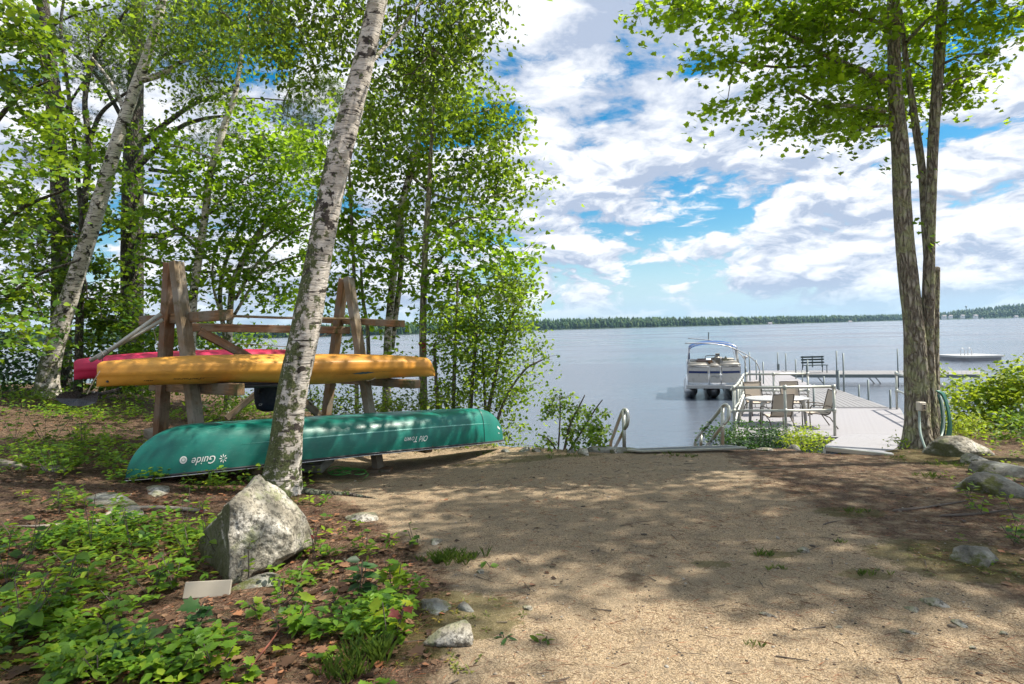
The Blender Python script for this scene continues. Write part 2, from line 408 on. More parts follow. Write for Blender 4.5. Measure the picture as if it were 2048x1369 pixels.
def _rock(k):
    o = k.tc('Object')
    n_ = k.noise(o, 3.2, 9, .66); f_ = k.noise(o, 38, 5, .7); sp = k.vor(o, 90, 'Color')
    c = k.ramp(n_, [(.3, (.12, .105, .075)), (.48, (.33, .30, .235)), (.62, (.56, .53, .46))])
    c = k.mix(k.m('MULTIPLY', k.mr(f_, .46, .60), .8), c, (.075, .068, .052))
    li = k.mr(k.noise(k.vm('ADD', o, (5, 2, 1)), 4.5, 8, .7), .53, .62)
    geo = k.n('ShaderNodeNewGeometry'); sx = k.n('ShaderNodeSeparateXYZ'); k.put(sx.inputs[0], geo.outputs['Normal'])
    left = k.mr(k.m('ADD', k.m('MULTIPLY', sx.outputs[0], -.77), k.m('MULTIPLY', sx.outputs[1], -.60)), .76, .90)  # left-facing sides darkened: moss, with that side's shade put into the colour
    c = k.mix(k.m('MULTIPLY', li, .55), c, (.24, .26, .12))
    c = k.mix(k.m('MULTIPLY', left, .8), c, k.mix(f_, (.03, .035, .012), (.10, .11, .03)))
    hb = k.m('ADD', k.m('MULTIPLY', f_, .5), k.m('MULTIPLY', k.noise(o, 14, 7, .7), 1.2))
    return k.bsdf(Base_Color=c, Roughness=.9, Specular_IOR_Level=.25, Normal=k.bump(hb, 1, .02))
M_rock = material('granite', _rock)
def _rockm(k):
    o = k.tc('Object'); n_ = k.noise(o, 5, 9, .7); f_ = k.noise(o, 40, 5, .7)
    c = k.ramp(n_, [(.35, (.06, .06, .05)), (.5, (.19, .18, .15)), (.66, (.33, .34, .30))])
    c = k.mix(k.mr(k.noise(k.vm('ADD', o, (3, 3, 3)), 3.5, 7, .7), .48, .58), c, k.mix(f_, (.045, .05, .012), (.13, .14, .035)))
    return k.bsdf(Base_Color=c, Roughness=.92, Normal=k.bump(k.m('ADD', n_, k.m('MULTIPLY', f_, .4)), 1, .03))
M_rockm = material('mossy_granite', _rockm)
def _ground(k):
    o = k.tc('Object'); lit_ = k.attr('litter'); mo = k.attr('moss')
    grain = k.vor(o, 240, 'Color'); g2 = k.noise(o, 75, 5, .75); g3 = k.noise(o, 9, 6, .65); g4 = k.noise(o, 1.3, 5, .6)
    gr = k.n('ShaderNodeSeparateColor'); k.put(gr.inputs[0], grain)
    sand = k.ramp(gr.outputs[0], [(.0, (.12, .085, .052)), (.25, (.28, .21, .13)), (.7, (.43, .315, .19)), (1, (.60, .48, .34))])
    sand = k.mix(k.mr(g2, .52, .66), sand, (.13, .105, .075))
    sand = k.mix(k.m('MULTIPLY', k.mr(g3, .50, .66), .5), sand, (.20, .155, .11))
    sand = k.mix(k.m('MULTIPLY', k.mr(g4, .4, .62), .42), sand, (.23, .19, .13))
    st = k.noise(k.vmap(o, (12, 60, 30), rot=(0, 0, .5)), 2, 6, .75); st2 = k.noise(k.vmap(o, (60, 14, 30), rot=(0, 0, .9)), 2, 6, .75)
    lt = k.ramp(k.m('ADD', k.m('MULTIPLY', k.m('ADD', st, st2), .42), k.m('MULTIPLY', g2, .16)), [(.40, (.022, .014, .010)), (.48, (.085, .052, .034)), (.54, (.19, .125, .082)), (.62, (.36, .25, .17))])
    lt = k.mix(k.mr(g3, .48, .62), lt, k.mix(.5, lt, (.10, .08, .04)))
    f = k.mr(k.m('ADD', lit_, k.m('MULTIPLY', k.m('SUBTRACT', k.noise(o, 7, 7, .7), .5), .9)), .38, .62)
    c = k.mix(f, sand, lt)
    mc = k.mix(g2, (.035, .040, .008), (.12, .115, .025))
    fm = k.mr(k.m('ADD', mo, k.m('MULTIPLY', k.m('SUBTRACT', k.noise(o, 16, 7, .75), .5), 1.6)), .5, .62)
    c = k.mix(k.m('MULTIPLY', fm, .55), c, mc)
    hb = k.m('ADD', k.m('ADD', k.m('MULTIPLY', gr.outputs[0], .35), k.m('MULTIPLY', g2, .9)), k.m('MULTIPLY', g3, 1.6))
    hb = k.m('ADD', hb, k.m('MULTIPLY', k.m('MULTIPLY', f, k.m('ADD', st, st2)), .8))
    return k.bsdf(Base_Color=c, Roughness=.95, Specular_IOR_Level=.15, Normal=k.bump(hb, .9, .012))
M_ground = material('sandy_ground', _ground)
def _water(k):
    o = k.tc('Object')
    a = k.noise(k.vmap(o, (.55, 1.5, 1)), 1.1, 5, .6, .3); b = k.noise(k.vmap(o, (3, 8, 1)), 1.2, 4, .6); c_ = k.noise(k.vmap(o, (.03, .12, 1)), 1, 4, .55)
    swell = k.noise(k.vmap(o, (.012, .035, 1)), 1, 3, .5)
    h = k.m('ADD', k.m('ADD', a, k.m('MULTIPLY', b, .34)), k.m('MULTIPLY', c_, 2.2))
    rough = k.mr(swell, .42, .58, .10, .26)
    return k.bsdf(Base_Color=(.085, .105, .135), Roughness=rough, IOR=1.55, Specular_IOR_Level=.5, Normal=k.bump(h, .55, .10))
M_water = material('lake_water', _water)
def _hill(k):
    o = k.tc('Object'); n_ = k.noise(o, .02, 6, .6)
    return k.bsdf(Base_Color=k.mix(n_, (.02, .05, .02), (.045, .085, .03)), Roughness=1)
M_hill = material('wooded_hill', _hill)
M_far = leafmat('far_forest_green', (.018, .050, .018), (.050, .105, .030), (.05, .09, .02), gloss=.1, tw=.1)
# ---------------------------------------------------------------- ground
def warp(a, b, n, c, k):
    t = np.linspace(-1, 1, n); s = np.sinh(t * k) / math.sinh(k)
    return np.where(s < 0, c + s * (c - a), c + s * (b - c))
gx = warp(-70, 70, 380, .3, 3.6); gy = warp(-25, 110, 340, 4.6, 3.9)
GX, GY = np.meshgrid(gx, gy)
GZ = G(GX, GY)
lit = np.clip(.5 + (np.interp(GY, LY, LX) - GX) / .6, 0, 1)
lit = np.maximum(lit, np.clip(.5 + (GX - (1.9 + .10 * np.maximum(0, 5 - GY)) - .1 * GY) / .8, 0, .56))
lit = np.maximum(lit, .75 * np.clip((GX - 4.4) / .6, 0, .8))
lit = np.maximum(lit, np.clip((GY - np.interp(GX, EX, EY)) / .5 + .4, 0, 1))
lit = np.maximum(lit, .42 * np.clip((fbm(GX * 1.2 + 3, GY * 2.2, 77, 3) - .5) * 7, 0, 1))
mo = np.zeros_like(GX)
for (px, py, rx, ry) in ((890, 1235, .32, .25), (1890, 1110, .35, .25), (1960, 1140, .35, .2), (1420, 1130, .10, .06), (1700, 1025, .22, .14), (1550, 1110, .12, .06),
                         (560, 1000, .25, .16), (90, 1330, .4, .2), (800, 1290, .22, .15), (1930, 920, .6, .4), (1860, 905, .5, .3), (1730, 1150, .12, .08), (640, 955, .5, .3), (1000, 925, .6, .12), (1120, 912, .5, .1)):
    q = PG(px, py); mo = np.maximum(mo, np.clip(1.15 - ((GX - q.x) / rx / 1.6) ** 2 - ((GY - q.y) / ry / 1.6) ** 2, 0, .8))
n, m_ = len(gx), len(gy)
idx = np.arange(n * m_).reshape(m_, n)
F4 = np.stack([idx[:-1, :-1], idx[:-1, 1:], idx[1:, 1:], idx[1:, :-1]], -1).reshape(-1, 4)
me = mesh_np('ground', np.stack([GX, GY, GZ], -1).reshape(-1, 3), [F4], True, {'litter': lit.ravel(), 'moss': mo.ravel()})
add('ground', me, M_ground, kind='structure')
# ---------------------------------------------------------------- lake
me = mesh_np('lake_water', [(-6000, -300, 0), (6000, -300, 0), (6000, 7800, 0), (-6000, 7800, 0)], [[(0, 1, 2, 3)]])
add('lake_water', me, M_water, kind='structure')
# ---------------------------------------------------------------- far shore
FS = [(-900, 700, 22, 660), (-300, 697, 22, 650), (300, 684, 21, 650), (560, 676.5, 21, 640), (780, 671.5, 21, 640), (1080, 661, 21.5, 950), (1220, 657.5, 23, 1000), (1440, 652.8, 17, 1050),
      (1600, 647.5, 15, 1200), (1800, 641.5, 12.5, 1500), (1878, 640, 15, 1450), (1960, 638.6, 23, 1400), (2048, 636.9, 31, 1350), (2300, 632, 42, 1350), (2800, 622, 48, 1350)]
FSx = np.array([f[0] for f in FS], float)
def shore(px):
    y = np.interp(px, FSx, [f[1] for f in FS]); t = np.interp(px, FSx, [f[2] for f in FS]); d = np.interp(px, FSx, [f[3] for f in FS]); return y, t, d
hv = []; pxs = np.linspace(-900, 2800, 260)
vs = [(-.02, -.3), (0, 0.02), (.05, .35), (.12, .62), (.3, 1.0), (.5, .85), (1.0, .2)]
TREE = 11.0
def hillpt(px, k, hgt):
    y, t, d = shore(px); dd = d * (1 + k); r = ray(px, y - t)
    top = max(1.5, CH + r.z * d * 1.3 - TREE) * (.86 + .3 * float(fbm(px * .012, k, 3, 3)))
    return (r.x * dd, dd, top * hgt)
for k, hh in vs:
    for px in pxs: hv.append(hillpt(px, k, hh) if hh > 0 else hillpt(px, k, 0)[:2] + (-2,))
n = len(pxs); idx = np.arange(n * len(vs)).reshape(len(vs), n)
F4 = np.stack([idx[:-1, :-1], idx[:-1, 1:], idx[1:, 1:], idx[1:, :-1]], -1).reshape(-1, 4)
add('wooded_hills', mesh_np('wooded_hills', hv, [F4], True), M_hill, kind='structure')
# far forest: small irregular trees, nobody could count them
tv, tf, tt = [], [], []
for i in range(11500):
    px = rng.uniform(-500, 2450); k = rng.choice([rng.uniform(0.0, .05), rng.uniform(.02, .32)], p=[.45, .55])
    ks = [v[0] for v in vs]; hs = [v[1] for v in vs]
    x, y, z = hillpt(px, k, float(np.interp(k, ks, hs)))
    hgt = rng.uniform(5, 14.5) * (1 if k > .02 else .85); wd = hgt * rng.uniform(.16, .34); b = len(tv); tn = rng.uniform(0, 1)
    rings = ((0.05, .55), (.3, 1.0), (.65, .75)) if rng.random() < .5 else ((0.1, 1.), (.4, .75), (.75, .35))
    for hz_, wr in rings:
        a0 = rng.uniform(0, 6)
        for q in range(5):
            a = a0 + q * 1.2566; rr = wd * wr * rng.uniform(.75, 1.25)
            tv.append((x + math.cos(a) * rr, y + math.sin(a) * rr, z + hgt * hz_ * rng.uniform(.9, 1.1))); tt.append(tn)
    tv.append((x, y, z + hgt)); tt.append(tn)
    for r_ in range(2):
        for q in range(5):
            l = (q + 1) % 5; tf.append((b + r_ * 5 + q, b + r_ * 5 + l, b + r_ * 5 + 5 + l)); tf.append((b + r_ * 5 + q, b + r_ * 5 + 5 + l, b + r_ * 5 + 5 + q))
    for q in range(5): tf.append((b + 10 + q, b + 10 + (q + 1) % 5, b + 15))
add('forest', mesh_np('forest', tv, [tf], False, {'tint': tt}), M_far, kind='stuff')
M_hw = plain('house_white', (.72, .70, .66), .7); M_hr = plain('house_roof', (.22, .20, .20), .8)
HS = [('white lake house with grey roof beside the maple trunk, on the far right shore', 1888, 633, 9), ('second pale house along the far right shore, below the hill', 1901, 632.5, 8), ('gabled white house on the far shore below the water tower', 1925, 632, 8),
      ('wide pale house on the far shore right of the water tower', 1951, 632, 9), ('tiny bright boathouse at the waterline of the far right shore', 1964, 637.5, 5),
      ('small white house on the far shore near the right picture edge', 2032, 633.5, 8), ('low pale cottage at the sandy far shore beyond the boat', 1540, 647.5, 9), ('pale cottage on the far shore right of the dock bench', 1700, 644, 8)]
for lb, px, py, wd in HS:
    y, t, d = shore(px); d = d * .985; q = P(px, py, d); q.z = max(q.z, .6)
    wd = wd * d / FPX * .8; h = wd * .42
    t_ = thing('lake_house', lb, 'house', (q.x, q.y, q.z - h), 'houses on the far shore')
    MB().box((q.x, q.y, q.z - h), wd, wd * .7, h * 2.2).build('wall', M_hw, t_)
    r_ = MB(); a = q + Vector((0, 0, .1)); r_.v = [a + Vector(v) for v in ((-wd * .55, -wd * .4, 0), (wd * .55, -wd * .4, 0), (wd * .55, wd * .4, 0), (-wd * .55, wd * .4, 0), (-wd * .55, 0, h * .8), (wd * .55, 0, h * .8))]
    r_.f = [(0, 1, 5, 4), (2, 3, 4, 5), (0, 4, 3), (1, 2, 5), (0, 3, 2, 1)]; r_.build('roof', M_hr, t_)
    MB().box((q.x - wd * .2, q.y - wd * .36, q.z - h * .6), wd * .18, .1, h * .5).build('window', M_black, t_)
q = P(1932.5, 623, 1750); s_ = 1750 / FPX
wt = thing('water_tower', 'thin water tower rising above the far wooded hill', 'water tower', q)
MB().tube([q - Vector((0, 0, 14)), q + Vector((0, 0, 8 * s_))], [1.2, 1.0], 10).build('shaft', M_post, wt)
MB().tube([q + Vector((0, 0, 7 * s_)), q + Vector((0, 0, 8.5 * s_)), q + Vector((0, 0, 10 * s_)), q + Vector((0, 0, 11 * s_))], [.8, 2.6, 2.6, .6], 12).build('tank', M_post, wt)
# ---------------------------------------------------------------- trunks
def trunk_mesh(path, seg=26, noise=.05, flare=.45, lumps=6, step=.05, seed=0, base_h=None):
    """path rows (x,y,z,r)"""
    A = spline(path, 10); D = np.r_[0, np.cumsum(np.linalg.norm(np.diff(A[:, :3], axis=0), axis=1))]
    n_ = max(8, int(D[-1] / step)); s = np.linspace(0, D[-1], n_); A = np.stack([np.interp(s, D, A[:, i]) for i in range(4)], 1)
    tg = np.gradient(A[:, :3], axis=0); tg /= np.linalg.norm(tg, axis=1)[:, None]
    X = np.cross(np.array([0, 1., 0]), tg); X /= np.linalg.norm(X, axis=1)[:, None]; Y = np.cross(tg, X)
    a = np.linspace(0, 2 * math.pi, seg, endpoint=False)
    S_, A_ = np.meshgrid(s, a, indexing='ij')
    cx_, sx_ = np.cos(A_), np.sin(A_)
    nz = (fbm(cx_ * lumps * .5 + 7 + seed, S_ * 2.5 + sx_ * lumps * .5, 31 + seed, 4) - .47) * 2 + .5 * (fbm(cx_ * 5 + 9, S_ * 9 + sx_ * 5, 8 + seed, 3) - .45)
    big = (fbm(S_ * .9 + cx_ * .4, sx_ * .4 + 3 + S_ * .2, 51 + seed, 2) - .4) * .10
    fl = 1 + flare * np.exp(-S_ / .16) * (1 + .5 * np.cos(A_ * 5 + seed)) if flare else 1
    Rr = A[:, 3][:, None] * (1 + noise * nz * 1.6 + big) * fl
    V = A[:, None, :3] + Rr[..., None] * (cx_[..., None] * X[:, None] + sx_[..., None] * Y[:, None])
    idx = np.arange(n_ * seg).reshape(n_, seg); nx = np.roll(idx, -1, 1)
    F4 = np.stack([idx[:-1], nx[:-1], nx[1:], idx[1:]], -1).reshape(-1, 4)
    return V.reshape(-1, 3), F4, S_.ravel(), A
# ---------------------------------------------------------------- leaves
def fold(o, amt=.18):
    return np.array([(x, y, amt * abs(y) - .12 * x * x) for x, y in o])
_mo = [(0, 0), (.06, -.12), (-.02, -.34), (.22, -.28), (.30, -.55), (.45, -.40), (.62, -.46), (.60, -.24), (.74, -.20), (.78, -.10), (1.0, 0)]
_mo = _mo + [(x, -y) for x, y in _mo[-2:0:-1]]
TPL = {}
V_ = fold(_mo + [(.36, 0)], .22); c0 = len(_mo)
TPL['maple'] = (V_, [np.array([(c0, i, (i + 1) % c0) for i in range(c0)])], 1.0)
_sl = [(0, 0), (-.02, -.30), (.28, -.50), (.50, -.26), (.66, -.30), (1.0, 0), (.66, .30), (.50, .26), (.28, .50), (-.02, .30)]
V_ = fold(_sl + [(.3, 0)], .2); TPL['maple_far'] = (V_, [np.array([(10, i, (i + 1) % 10) for i in range(10)])], 1.0)
V_ = fold([(0, 0), (.28, -.30), (.62, -.25), (1, 0), (.62, .25), (.28, .30)], .28)
TPL['ovate'] = (V_, [np.array([(0, 1, 2, 3), (0, 3, 4, 5)])], 1.0)
V_ = fold([(0, 0), (.3, -.15), (.7, -.13), (1, 0), (.7, .13), (.3, .15)], .3); TPL['narrow'] = (V_, [np.array([(0, 1, 2, 3), (0, 3, 4, 5)])], 1.0)
V_ = fold([(0, 0), (.3, -.38), (.75, -.3), (1, 0), (.75, .3), (.3, .38)], .1); TPL['far'] = (V_[[0, 1, 2, 3, 4, 5]], [np.array([(0, 1, 2, 3), (0, 3, 4, 5)])], 1.0)
_nv = []; _nf = []
for i in range(13):
    a = i * 2.4; e = .35 + .5 * ((i * 7) % 13) / 13; d = np.array([math.cos(e) * .9, math.sin(e) * math.cos(a), math.sin(e) * math.sin(a)]); pn = np.cross(d, [.3, .5, .8]); pn = pn / np.linalg.norm(pn) * .022
    b = len(_nv); _nv += [pn, -pn, d]; _nf.append((b, b + 1, b + 2))
TPL['needle'] = (np.array(_nv), [np.array(_nf)], 1.0)
_gv = []; _gf = []
for i in range(9):
    a = i * 2.4; l = .7 + .3 * ((i * 5) % 9) / 9; ox = .12 * math.cos(a); oy = .12 * math.sin(a); b = len(_gv)
    _gv += [(ox - .03 * math.sin(a), oy + .03 * math.cos(a), 0), (ox + .03 * math.sin(a), oy - .03 * math.cos(a), 0), (ox * 2.5, oy * 2.5, l * .65), (ox * 5, oy * 5, l)]
    _gf += [(b, b + 1, b + 2), (b + 1, b + 3, b + 2)]
TPL['grass'] = (np.array(_gv), [np.array(_gf)], 1.0)
def frames(N, up=.75, droop=.25, rngl=rng):
    """random leaf frames: normals mostly up, tip direction mostly level and drooping"""
    az = rngl.uniform(0, 2 * math.pi, N)
    nrm = rngl.normal(0, 1, (N, 3)) * (1 - up) * 1.1; nrm[:, 2] += up + .15; nrm /= np.linalg.norm(nrm, axis=1)[:, None]
    d = np.stack([np.cos(az), np.sin(az), rngl.normal(-droop, .3, N)], 1)
    d -= nrm * (d * nrm).sum(1)[:, None]; d /= np.linalg.norm(d, axis=1)[:, None]
    return d, np.cross(nrm, d), nrm
def leaves(kind, pos, size, fr, tint):
    Vt, Fs, _ = TPL[kind]; N = len(pos); k = len(Vt)
    d, y, nz = fr
    V = pos[:, None] + size[:, None, None] * (Vt[None, :, 0, None] * d[:, None] + Vt[None, :, 1, None] * y[:, None] + Vt[None, :, 2, None] * nz[:, None])
    out = []
    for f in Fs: out.append((f[None] + (np.arange(N) * k)[:, None, None]).reshape(-1, f.shape[1]))
    return V.reshape(-1, 3), out, np.repeat(tint, k)
def merge(parts):
    V = []; F = {}; tn = []; b = 0
    for v, fs, t in parts:
        V.append(v); tn.append(t)
        for f in fs: F.setdefault(f.shape[1], []).append(f + b)
        b += len(v)
    return np.concatenate(V), [np.concatenate(f) for f in F.values()], np.concatenate(tn)
def twig_mesh(segs):
    """segs: list (p0,p1,r0,r1) three-sided"""
    S0 = np.array([s[0] for s in segs], float); S1 = np.array([s[1] for s in segs], float); r0 = np.array([s[2] for s in segs]); r1 = np.array([s[3] for s in segs])
    t = S1 - S0; t /= np.linalg.norm(t, axis=1)[:, None] + 1e-9
    u = np.cross(t, np.array([.2, .3, 1.])); u /= np.linalg.norm(u, axis=1)[:, None] + 1e-9; v = np.cross(t, u)
    rings = []
    for S, r_ in ((S0, r0), (S1, r1)):
        for k in range(4):
            a = k * math.pi / 2; rings.append(S + (u * math.cos(a) + v * math.sin(a)) * r_[:, None])
    V = np.stack(rings, 1).reshape(-1, 3); b = (np.arange(len(segs)) * 8)[:, None]
    F4 = np.concatenate([b + np.array([[k, (k + 1) % 4, 4 + (k + 1) % 4, 4 + k]]) for k in range(4)])
    return V, F4
def grow(nodes, attr_, r_leaf=.0035, maxr=.06, sag=.0):
    """connect attractor points to the tree, nearest first; returns segments with pipe-model radii"""
    nodes = [np.array(p_, float) for p_ in nodes]; n0 = len(nodes); par = [-1] * n0; root = nodes[0]
    A = np.array(attr_, float); N0 = np.array(nodes)
    dist = np.sqrt(((A[:, None] - N0[None]) ** 2).sum(-1)).min(1); order = np.argsort(dist)
    arr = np.zeros((n0 + len(A) * 5 + 10, 3)); arr[:n0] = N0; cnt = n0; wpen = np.zeros(len(arr))
    for i in order:
        a = A[i]; d = np.sqrt(((arr[:cnt] - a) ** 2).sum(1)) + wpen[:cnt]; j = int(np.argmin(d)); p0 = arr[j]; L = np.linalg.norm(a - p0)
        k = max(1, min(4, int(L / .28))); prev = j; jit = rng.normal(0, .06 * L / k, (k, 3))
        for q in range(1, k + 1):
            pt = p0 + (a - p0) * q / k + (jit[q - 1] if q < k else 0); pt[2] -= sag * L * math.sin(math.pi * q / k) * -1
            arr[cnt] = pt; par.append(prev); wpen[cnt] = .02; prev = cnt; cnt += 1
    w_ = np.zeros(cnt)
    kids = np.zeros(cnt, int)
    for i in range(n0, cnt): kids[par[i]] += 1
    for i in range(cnt - 1, n0 - 1, -1):
        if kids[i] == 0: w_[i] += 1
        w_[par[i]] += w_[i]
    segs = []
    for i in range(n0, cnt):
        r1 = min(maxr, r_leaf * math.sqrt(w_[i])); r0 = r1 if par[i] < n0 else min(maxr, r_leaf * math.sqrt(w_[par[i]])); r0 = min(r0, r1 * 1.8)
        segs.append((arr[par[i]].copy(), arr[i].copy(), r0, r1))
    return segs
def clump_points(clusters, depth, spacing):
    """clusters: (px,py,rx,ry,ddepth,thick[,dens]) ellipses in photo pixels at depth+ddepth -> clump centres"""
    out = []
    for c in clusters:
        px, py, rx, ry, dd, th = c[:6]; dens = c[6] if len(c) > 6 else 1
        d = depth + dd; area = math.pi * rx * ry * (d / FPX) ** 2; n_ = max(2, int(area / spacing ** 2 * dens * (1 + th * .55)))
        for _ in range(n_):
            a = rng.uniform(0, 6.283); r_ = math.sqrt(rng.uniform(0, 1)); ddp = rng.uniform(-th, th)
            out.append(tuple(P(px + rx * r_ * math.cos(a), py + ry * r_ * math.sin(a), d + ddp)))
    return out
def foliage(centres, kind, per, rad, size, up=.75, droop=.25, flat=.4, tb=.5, tv=.27):
    C = np.array(centres); n_ = len(C) * per
    off = rng.normal(0, 1, (n_, 3)) * rad * np.array([1, 1, flat]); off[:, 2] -= (off[:, :2] ** 2).sum(1) * .25 / max(rad, .01)
    pos = np.repeat(C, per, 0) + off; ct = np.repeat(rng.normal(tb, tv, len(C)), per)
    sz = rng.normal(size, size * .22, n_).clip(size * .45, size * 1.5)
    return leaves(kind, pos, sz, frames(n_, up, droop), np.clip(ct + rng.normal(0, .12, n_), 0, 1)), pos
def tree(name, label, cat, depth, trunks, limbs, clusters, bark, lmat, kind, size, per=14, rad=.17, spacing=.3, flat=.4, group=None, up=.58, droop=.3,
         flare=.4, seg=18, noise=.05, tb=.5, r_leaf=.0035, step=.07, extra=None, single=0, trunk_name='trunk', lumps=6, seed=0, top=None):
    """trunks: lists of (px,py,width_px[,ddepth]); limbs the same"""
    t_ = None; nodes = []; per = int(per * 1.55 * DENS); spacing *= .72
    for ti, tr in enumerate(trunks):
        path = []
        for q in tr:
            dd = q[3] if len(q) > 3 else 0; v = P(q[0], q[1], depth + dd); path.append((v.x, v.y, v.z, q[2] / 2 * (depth + dd) / FPX))
        if ti == 0 or path[0][2] < Gz(path[0][0], path[0][1]) + .35:
            x, y, z, r_ = path[0]; path[0] = (x, y, Gz(x, y) - .12, r_)
        if t_ is None: t_ = thing(name, label, cat, path[0][:3], group)
        V, F4, S_, A = trunk_mesh(path, seg, noise, flare if ti == 0 or path[0][2] < 3 else 0, lumps, step, seed=seed + ti * 3)
        o = W[t_.name].translation; me = mesh_np(trunk_name, V - np.array(o), [F4], True, {'hgt': S_})
        add(trunk_name, me, bark, t_, T(o)); nodes += [A[i, :3] for i in range(int(len(A) * (.30 if ti == 0 else .15)), len(A), 3)]
    for lb in limbs:
        path = []
        for q in lb:
            dd = q[3] if len(q) > 3 else 0; v = P(q[0], q[1], depth + dd); path.append((v.x, v.y, v.z, q[2] / 2 * (depth + dd) / FPX))
        V, F4, S_, A = trunk_mesh(path, 8, noise, 0, lumps, .12)
        o = W[t_.name].translation; add('limb', mesh_np('limb', V - np.array(o), [F4], True, {'hgt': S_ * 0 + 3}), bark, t_, T(o)); nodes += [A[i, :3] for i in range(2, len(A), 2)]
    cen = clump_points(clusters, depth, spacing)
    o = np.array(W[t_.name].translation)
    segs = grow(nodes, cen, r_leaf)
    # side shoots inside each clump
    C = np.array(cen)
    for c in C:
        for _ in range(4):
            d = rng.normal(0, 1, 3) * np.array([1, 1, .4]); d *= rad * 1.5 / np.linalg.norm(d); segs.append((c, c + d, .0022, .0012))
    V, F4 = twig_mesh(segs)
    add('branches', mesh_np('branches', V - o, [F4]), M_twig if bark is not M_birch else M_twig, t_, T(o), kind='stuff')
    (V, Fs, tn), pos = foliage(cen, kind, per, rad, size, up, droop, flat, tb)
    if extra: V, Fs, tn = merge([(V, Fs, tn)] + extra)
    if single:
        # the leaves that show largest become parts of their own
        k = len(TPL[kind][0]); d = pos[:, 1]; px = CX + pos[:, 0] / d * FPX; py = CY - (pos[:, 2] - CH) / d * FPX
        okm = (px > 0) & (px < 2048) & (py > 0) & (py < 1369); cand = np.where(okm)[0]; pick = cand[np.argsort(d[cand])[:single]]
        keepv = np.ones(len(pos), bool); keepv[pick] = False
        Vt = TPL[kind][0]
        for i in pick:
            v = V[i * k:(i + 1) * k]; o_ = v[0]
            f1 = [f[:len(TPL[kind][1][j])] for j, f in enumerate(TPL[kind][1])]
            add('leaf', mesh_np('leaf', v - o_, f1, False, {'tint': tn[i * k:(i + 1) * k]}), lmat, t_, T(o_))
        Fs = [f.reshape(len(pos), -1, f.shape[1])[keepv].reshape(-1, f.shape[1]) for f in Fs]
    add('crown', mesh_np('crown', V - o, Fs, False, {'tint': tn}), lmat, t_, T(o), kind='stuff')
    return t_

LG = 'trees of the shore grove'; DENS = 1.45
# 1 big leaning birch in front of the rack
tree('birch_tree', 'big white birch with lichen patches leaning in front of the kayak rack', 'tree', 5.85,
     [[(560, 990, 78), (563, 960, 70), (570, 900, 62), (583, 800, 57), (603, 700, 56), (615, 640, 54), (630, 560, 50), (660, 400, 48), (682, 300, 46), (708, 200, 43), (733, 100, 40), (756, 0, 37), (785, -150, 36), (815, -330, 28, .2), (840, -520, 18, .4)]],
     [[(738, 130, 9), (800, 60, 7, .3), (860, -20, 5, .8)], [(755, 20, 10), (700, -60, 7, .4), (620, -110, 5, .8)], [(770, -60, 12), (880, -120, 8, .5), (980, -100, 5, 1)]],
     [(640, 20, 130, 55, .8, .7), (540, 40, 110, 70, 1.6, .7), (860, 50, 110, 70, .9, .7), (930, 30, 80, 60, 1.4, .7), (840, 150, 70, 60, 1.2, .5), (700, 60, 60, 60, 1.8, .4), (900, 120, 50, 60, 1.6, .4),
      (600, 130, 70, 40, 1.5, .4), (760, 200, 50, 60, 1.9, .3), (800, -150, 350, 110, .8, 1.3, .5), (600, -120, 200, 80, 1, 1, .5)],
     M_birch, M_birchl, 'ovate', .062, per=15, rad=.14, spacing=.23, flat=.9, up=.35, droop=.9, seg=44, noise=.075, step=.03, tb=.35, flare=.30, lumps=7)
# 2 leaning birch at the left
tree('birch_tree', 'slender white birch leaning right at the left edge of the clearing', 'tree', 12.2,
     [[(92, 800, 46), (98, 740, 38), (125, 640, 33), (150, 560, 30), (176, 480, 29), (203, 390, 27), (232, 290, 24), (262, 200, 22), (292, 120, 19), (318, 30, 16), (340, -80, 18), (360, -200, 10)]],
     [[(285, 160, 14), (320, 150, 12), (370, 120, 8), (420, 100, 5, .5)], [(250, 225, 10), (225, 170, 7), (180, 110, 4)]],
     [(330, 60, 100, 70, 0, .9), (400, 110, 90, 60, -.5, .8), (450, 40, 110, 60, -.5, .9), (400, 200, 70, 40, -.3, .6), (200, 40, 70, 50, .2, .7), (370, -60, 240, 60, 0, 1, .6)],
     M_birch, M_birchl, 'ovate', .085, per=16, rad=.26, spacing=.42, flat=.8, up=.4, droop=.8, seg=24, tb=.4, seed=2)
# 3, 4 pines
PL_ = [[(285, 285, 12), (335, 245, 10, -.3), (395, 205, 8, -.6), (470, 178, 5, -.8)], [(280, 330, 12), (350, 262, 9, -.4), (400, 240, 8, -.6), (450, 232, 5, -.9)],
       [(258, 262, 10), (200, 160, 7, .2), (150, 110, 5, .3), (100, 60, 3, .4)], [(268, 470, 12), (330, 470, 10, -.4), (390, 440, 8, -.8), (480, 400, 5, -1)], [(268, 420, 11), (330, 440, 9, -.5), (420, 520, 6, -1), (470, 560, 4, -1)],
       [(270, 510, 10), (330, 530, 9, -.5), (420, 545, 6, -1), (520, 535, 4, -1)], [(275, 380, 9), (320, 390, 7, -.4), (400, 395, 5, -1)], [(262, 350, 9), (215, 330, 6, 0), (160, 300, 4, 0)], [(264, 440, 8), (200, 470, 5, 0), (130, 480, 3, 0)],
       [(300, 340, 8, -.5), (370, 345, 6, -1), (440, 320, 4, -1.5)], [(266, 190, 8), (330, 110, 6, -.4), (420, 90, 4, -.8)]]
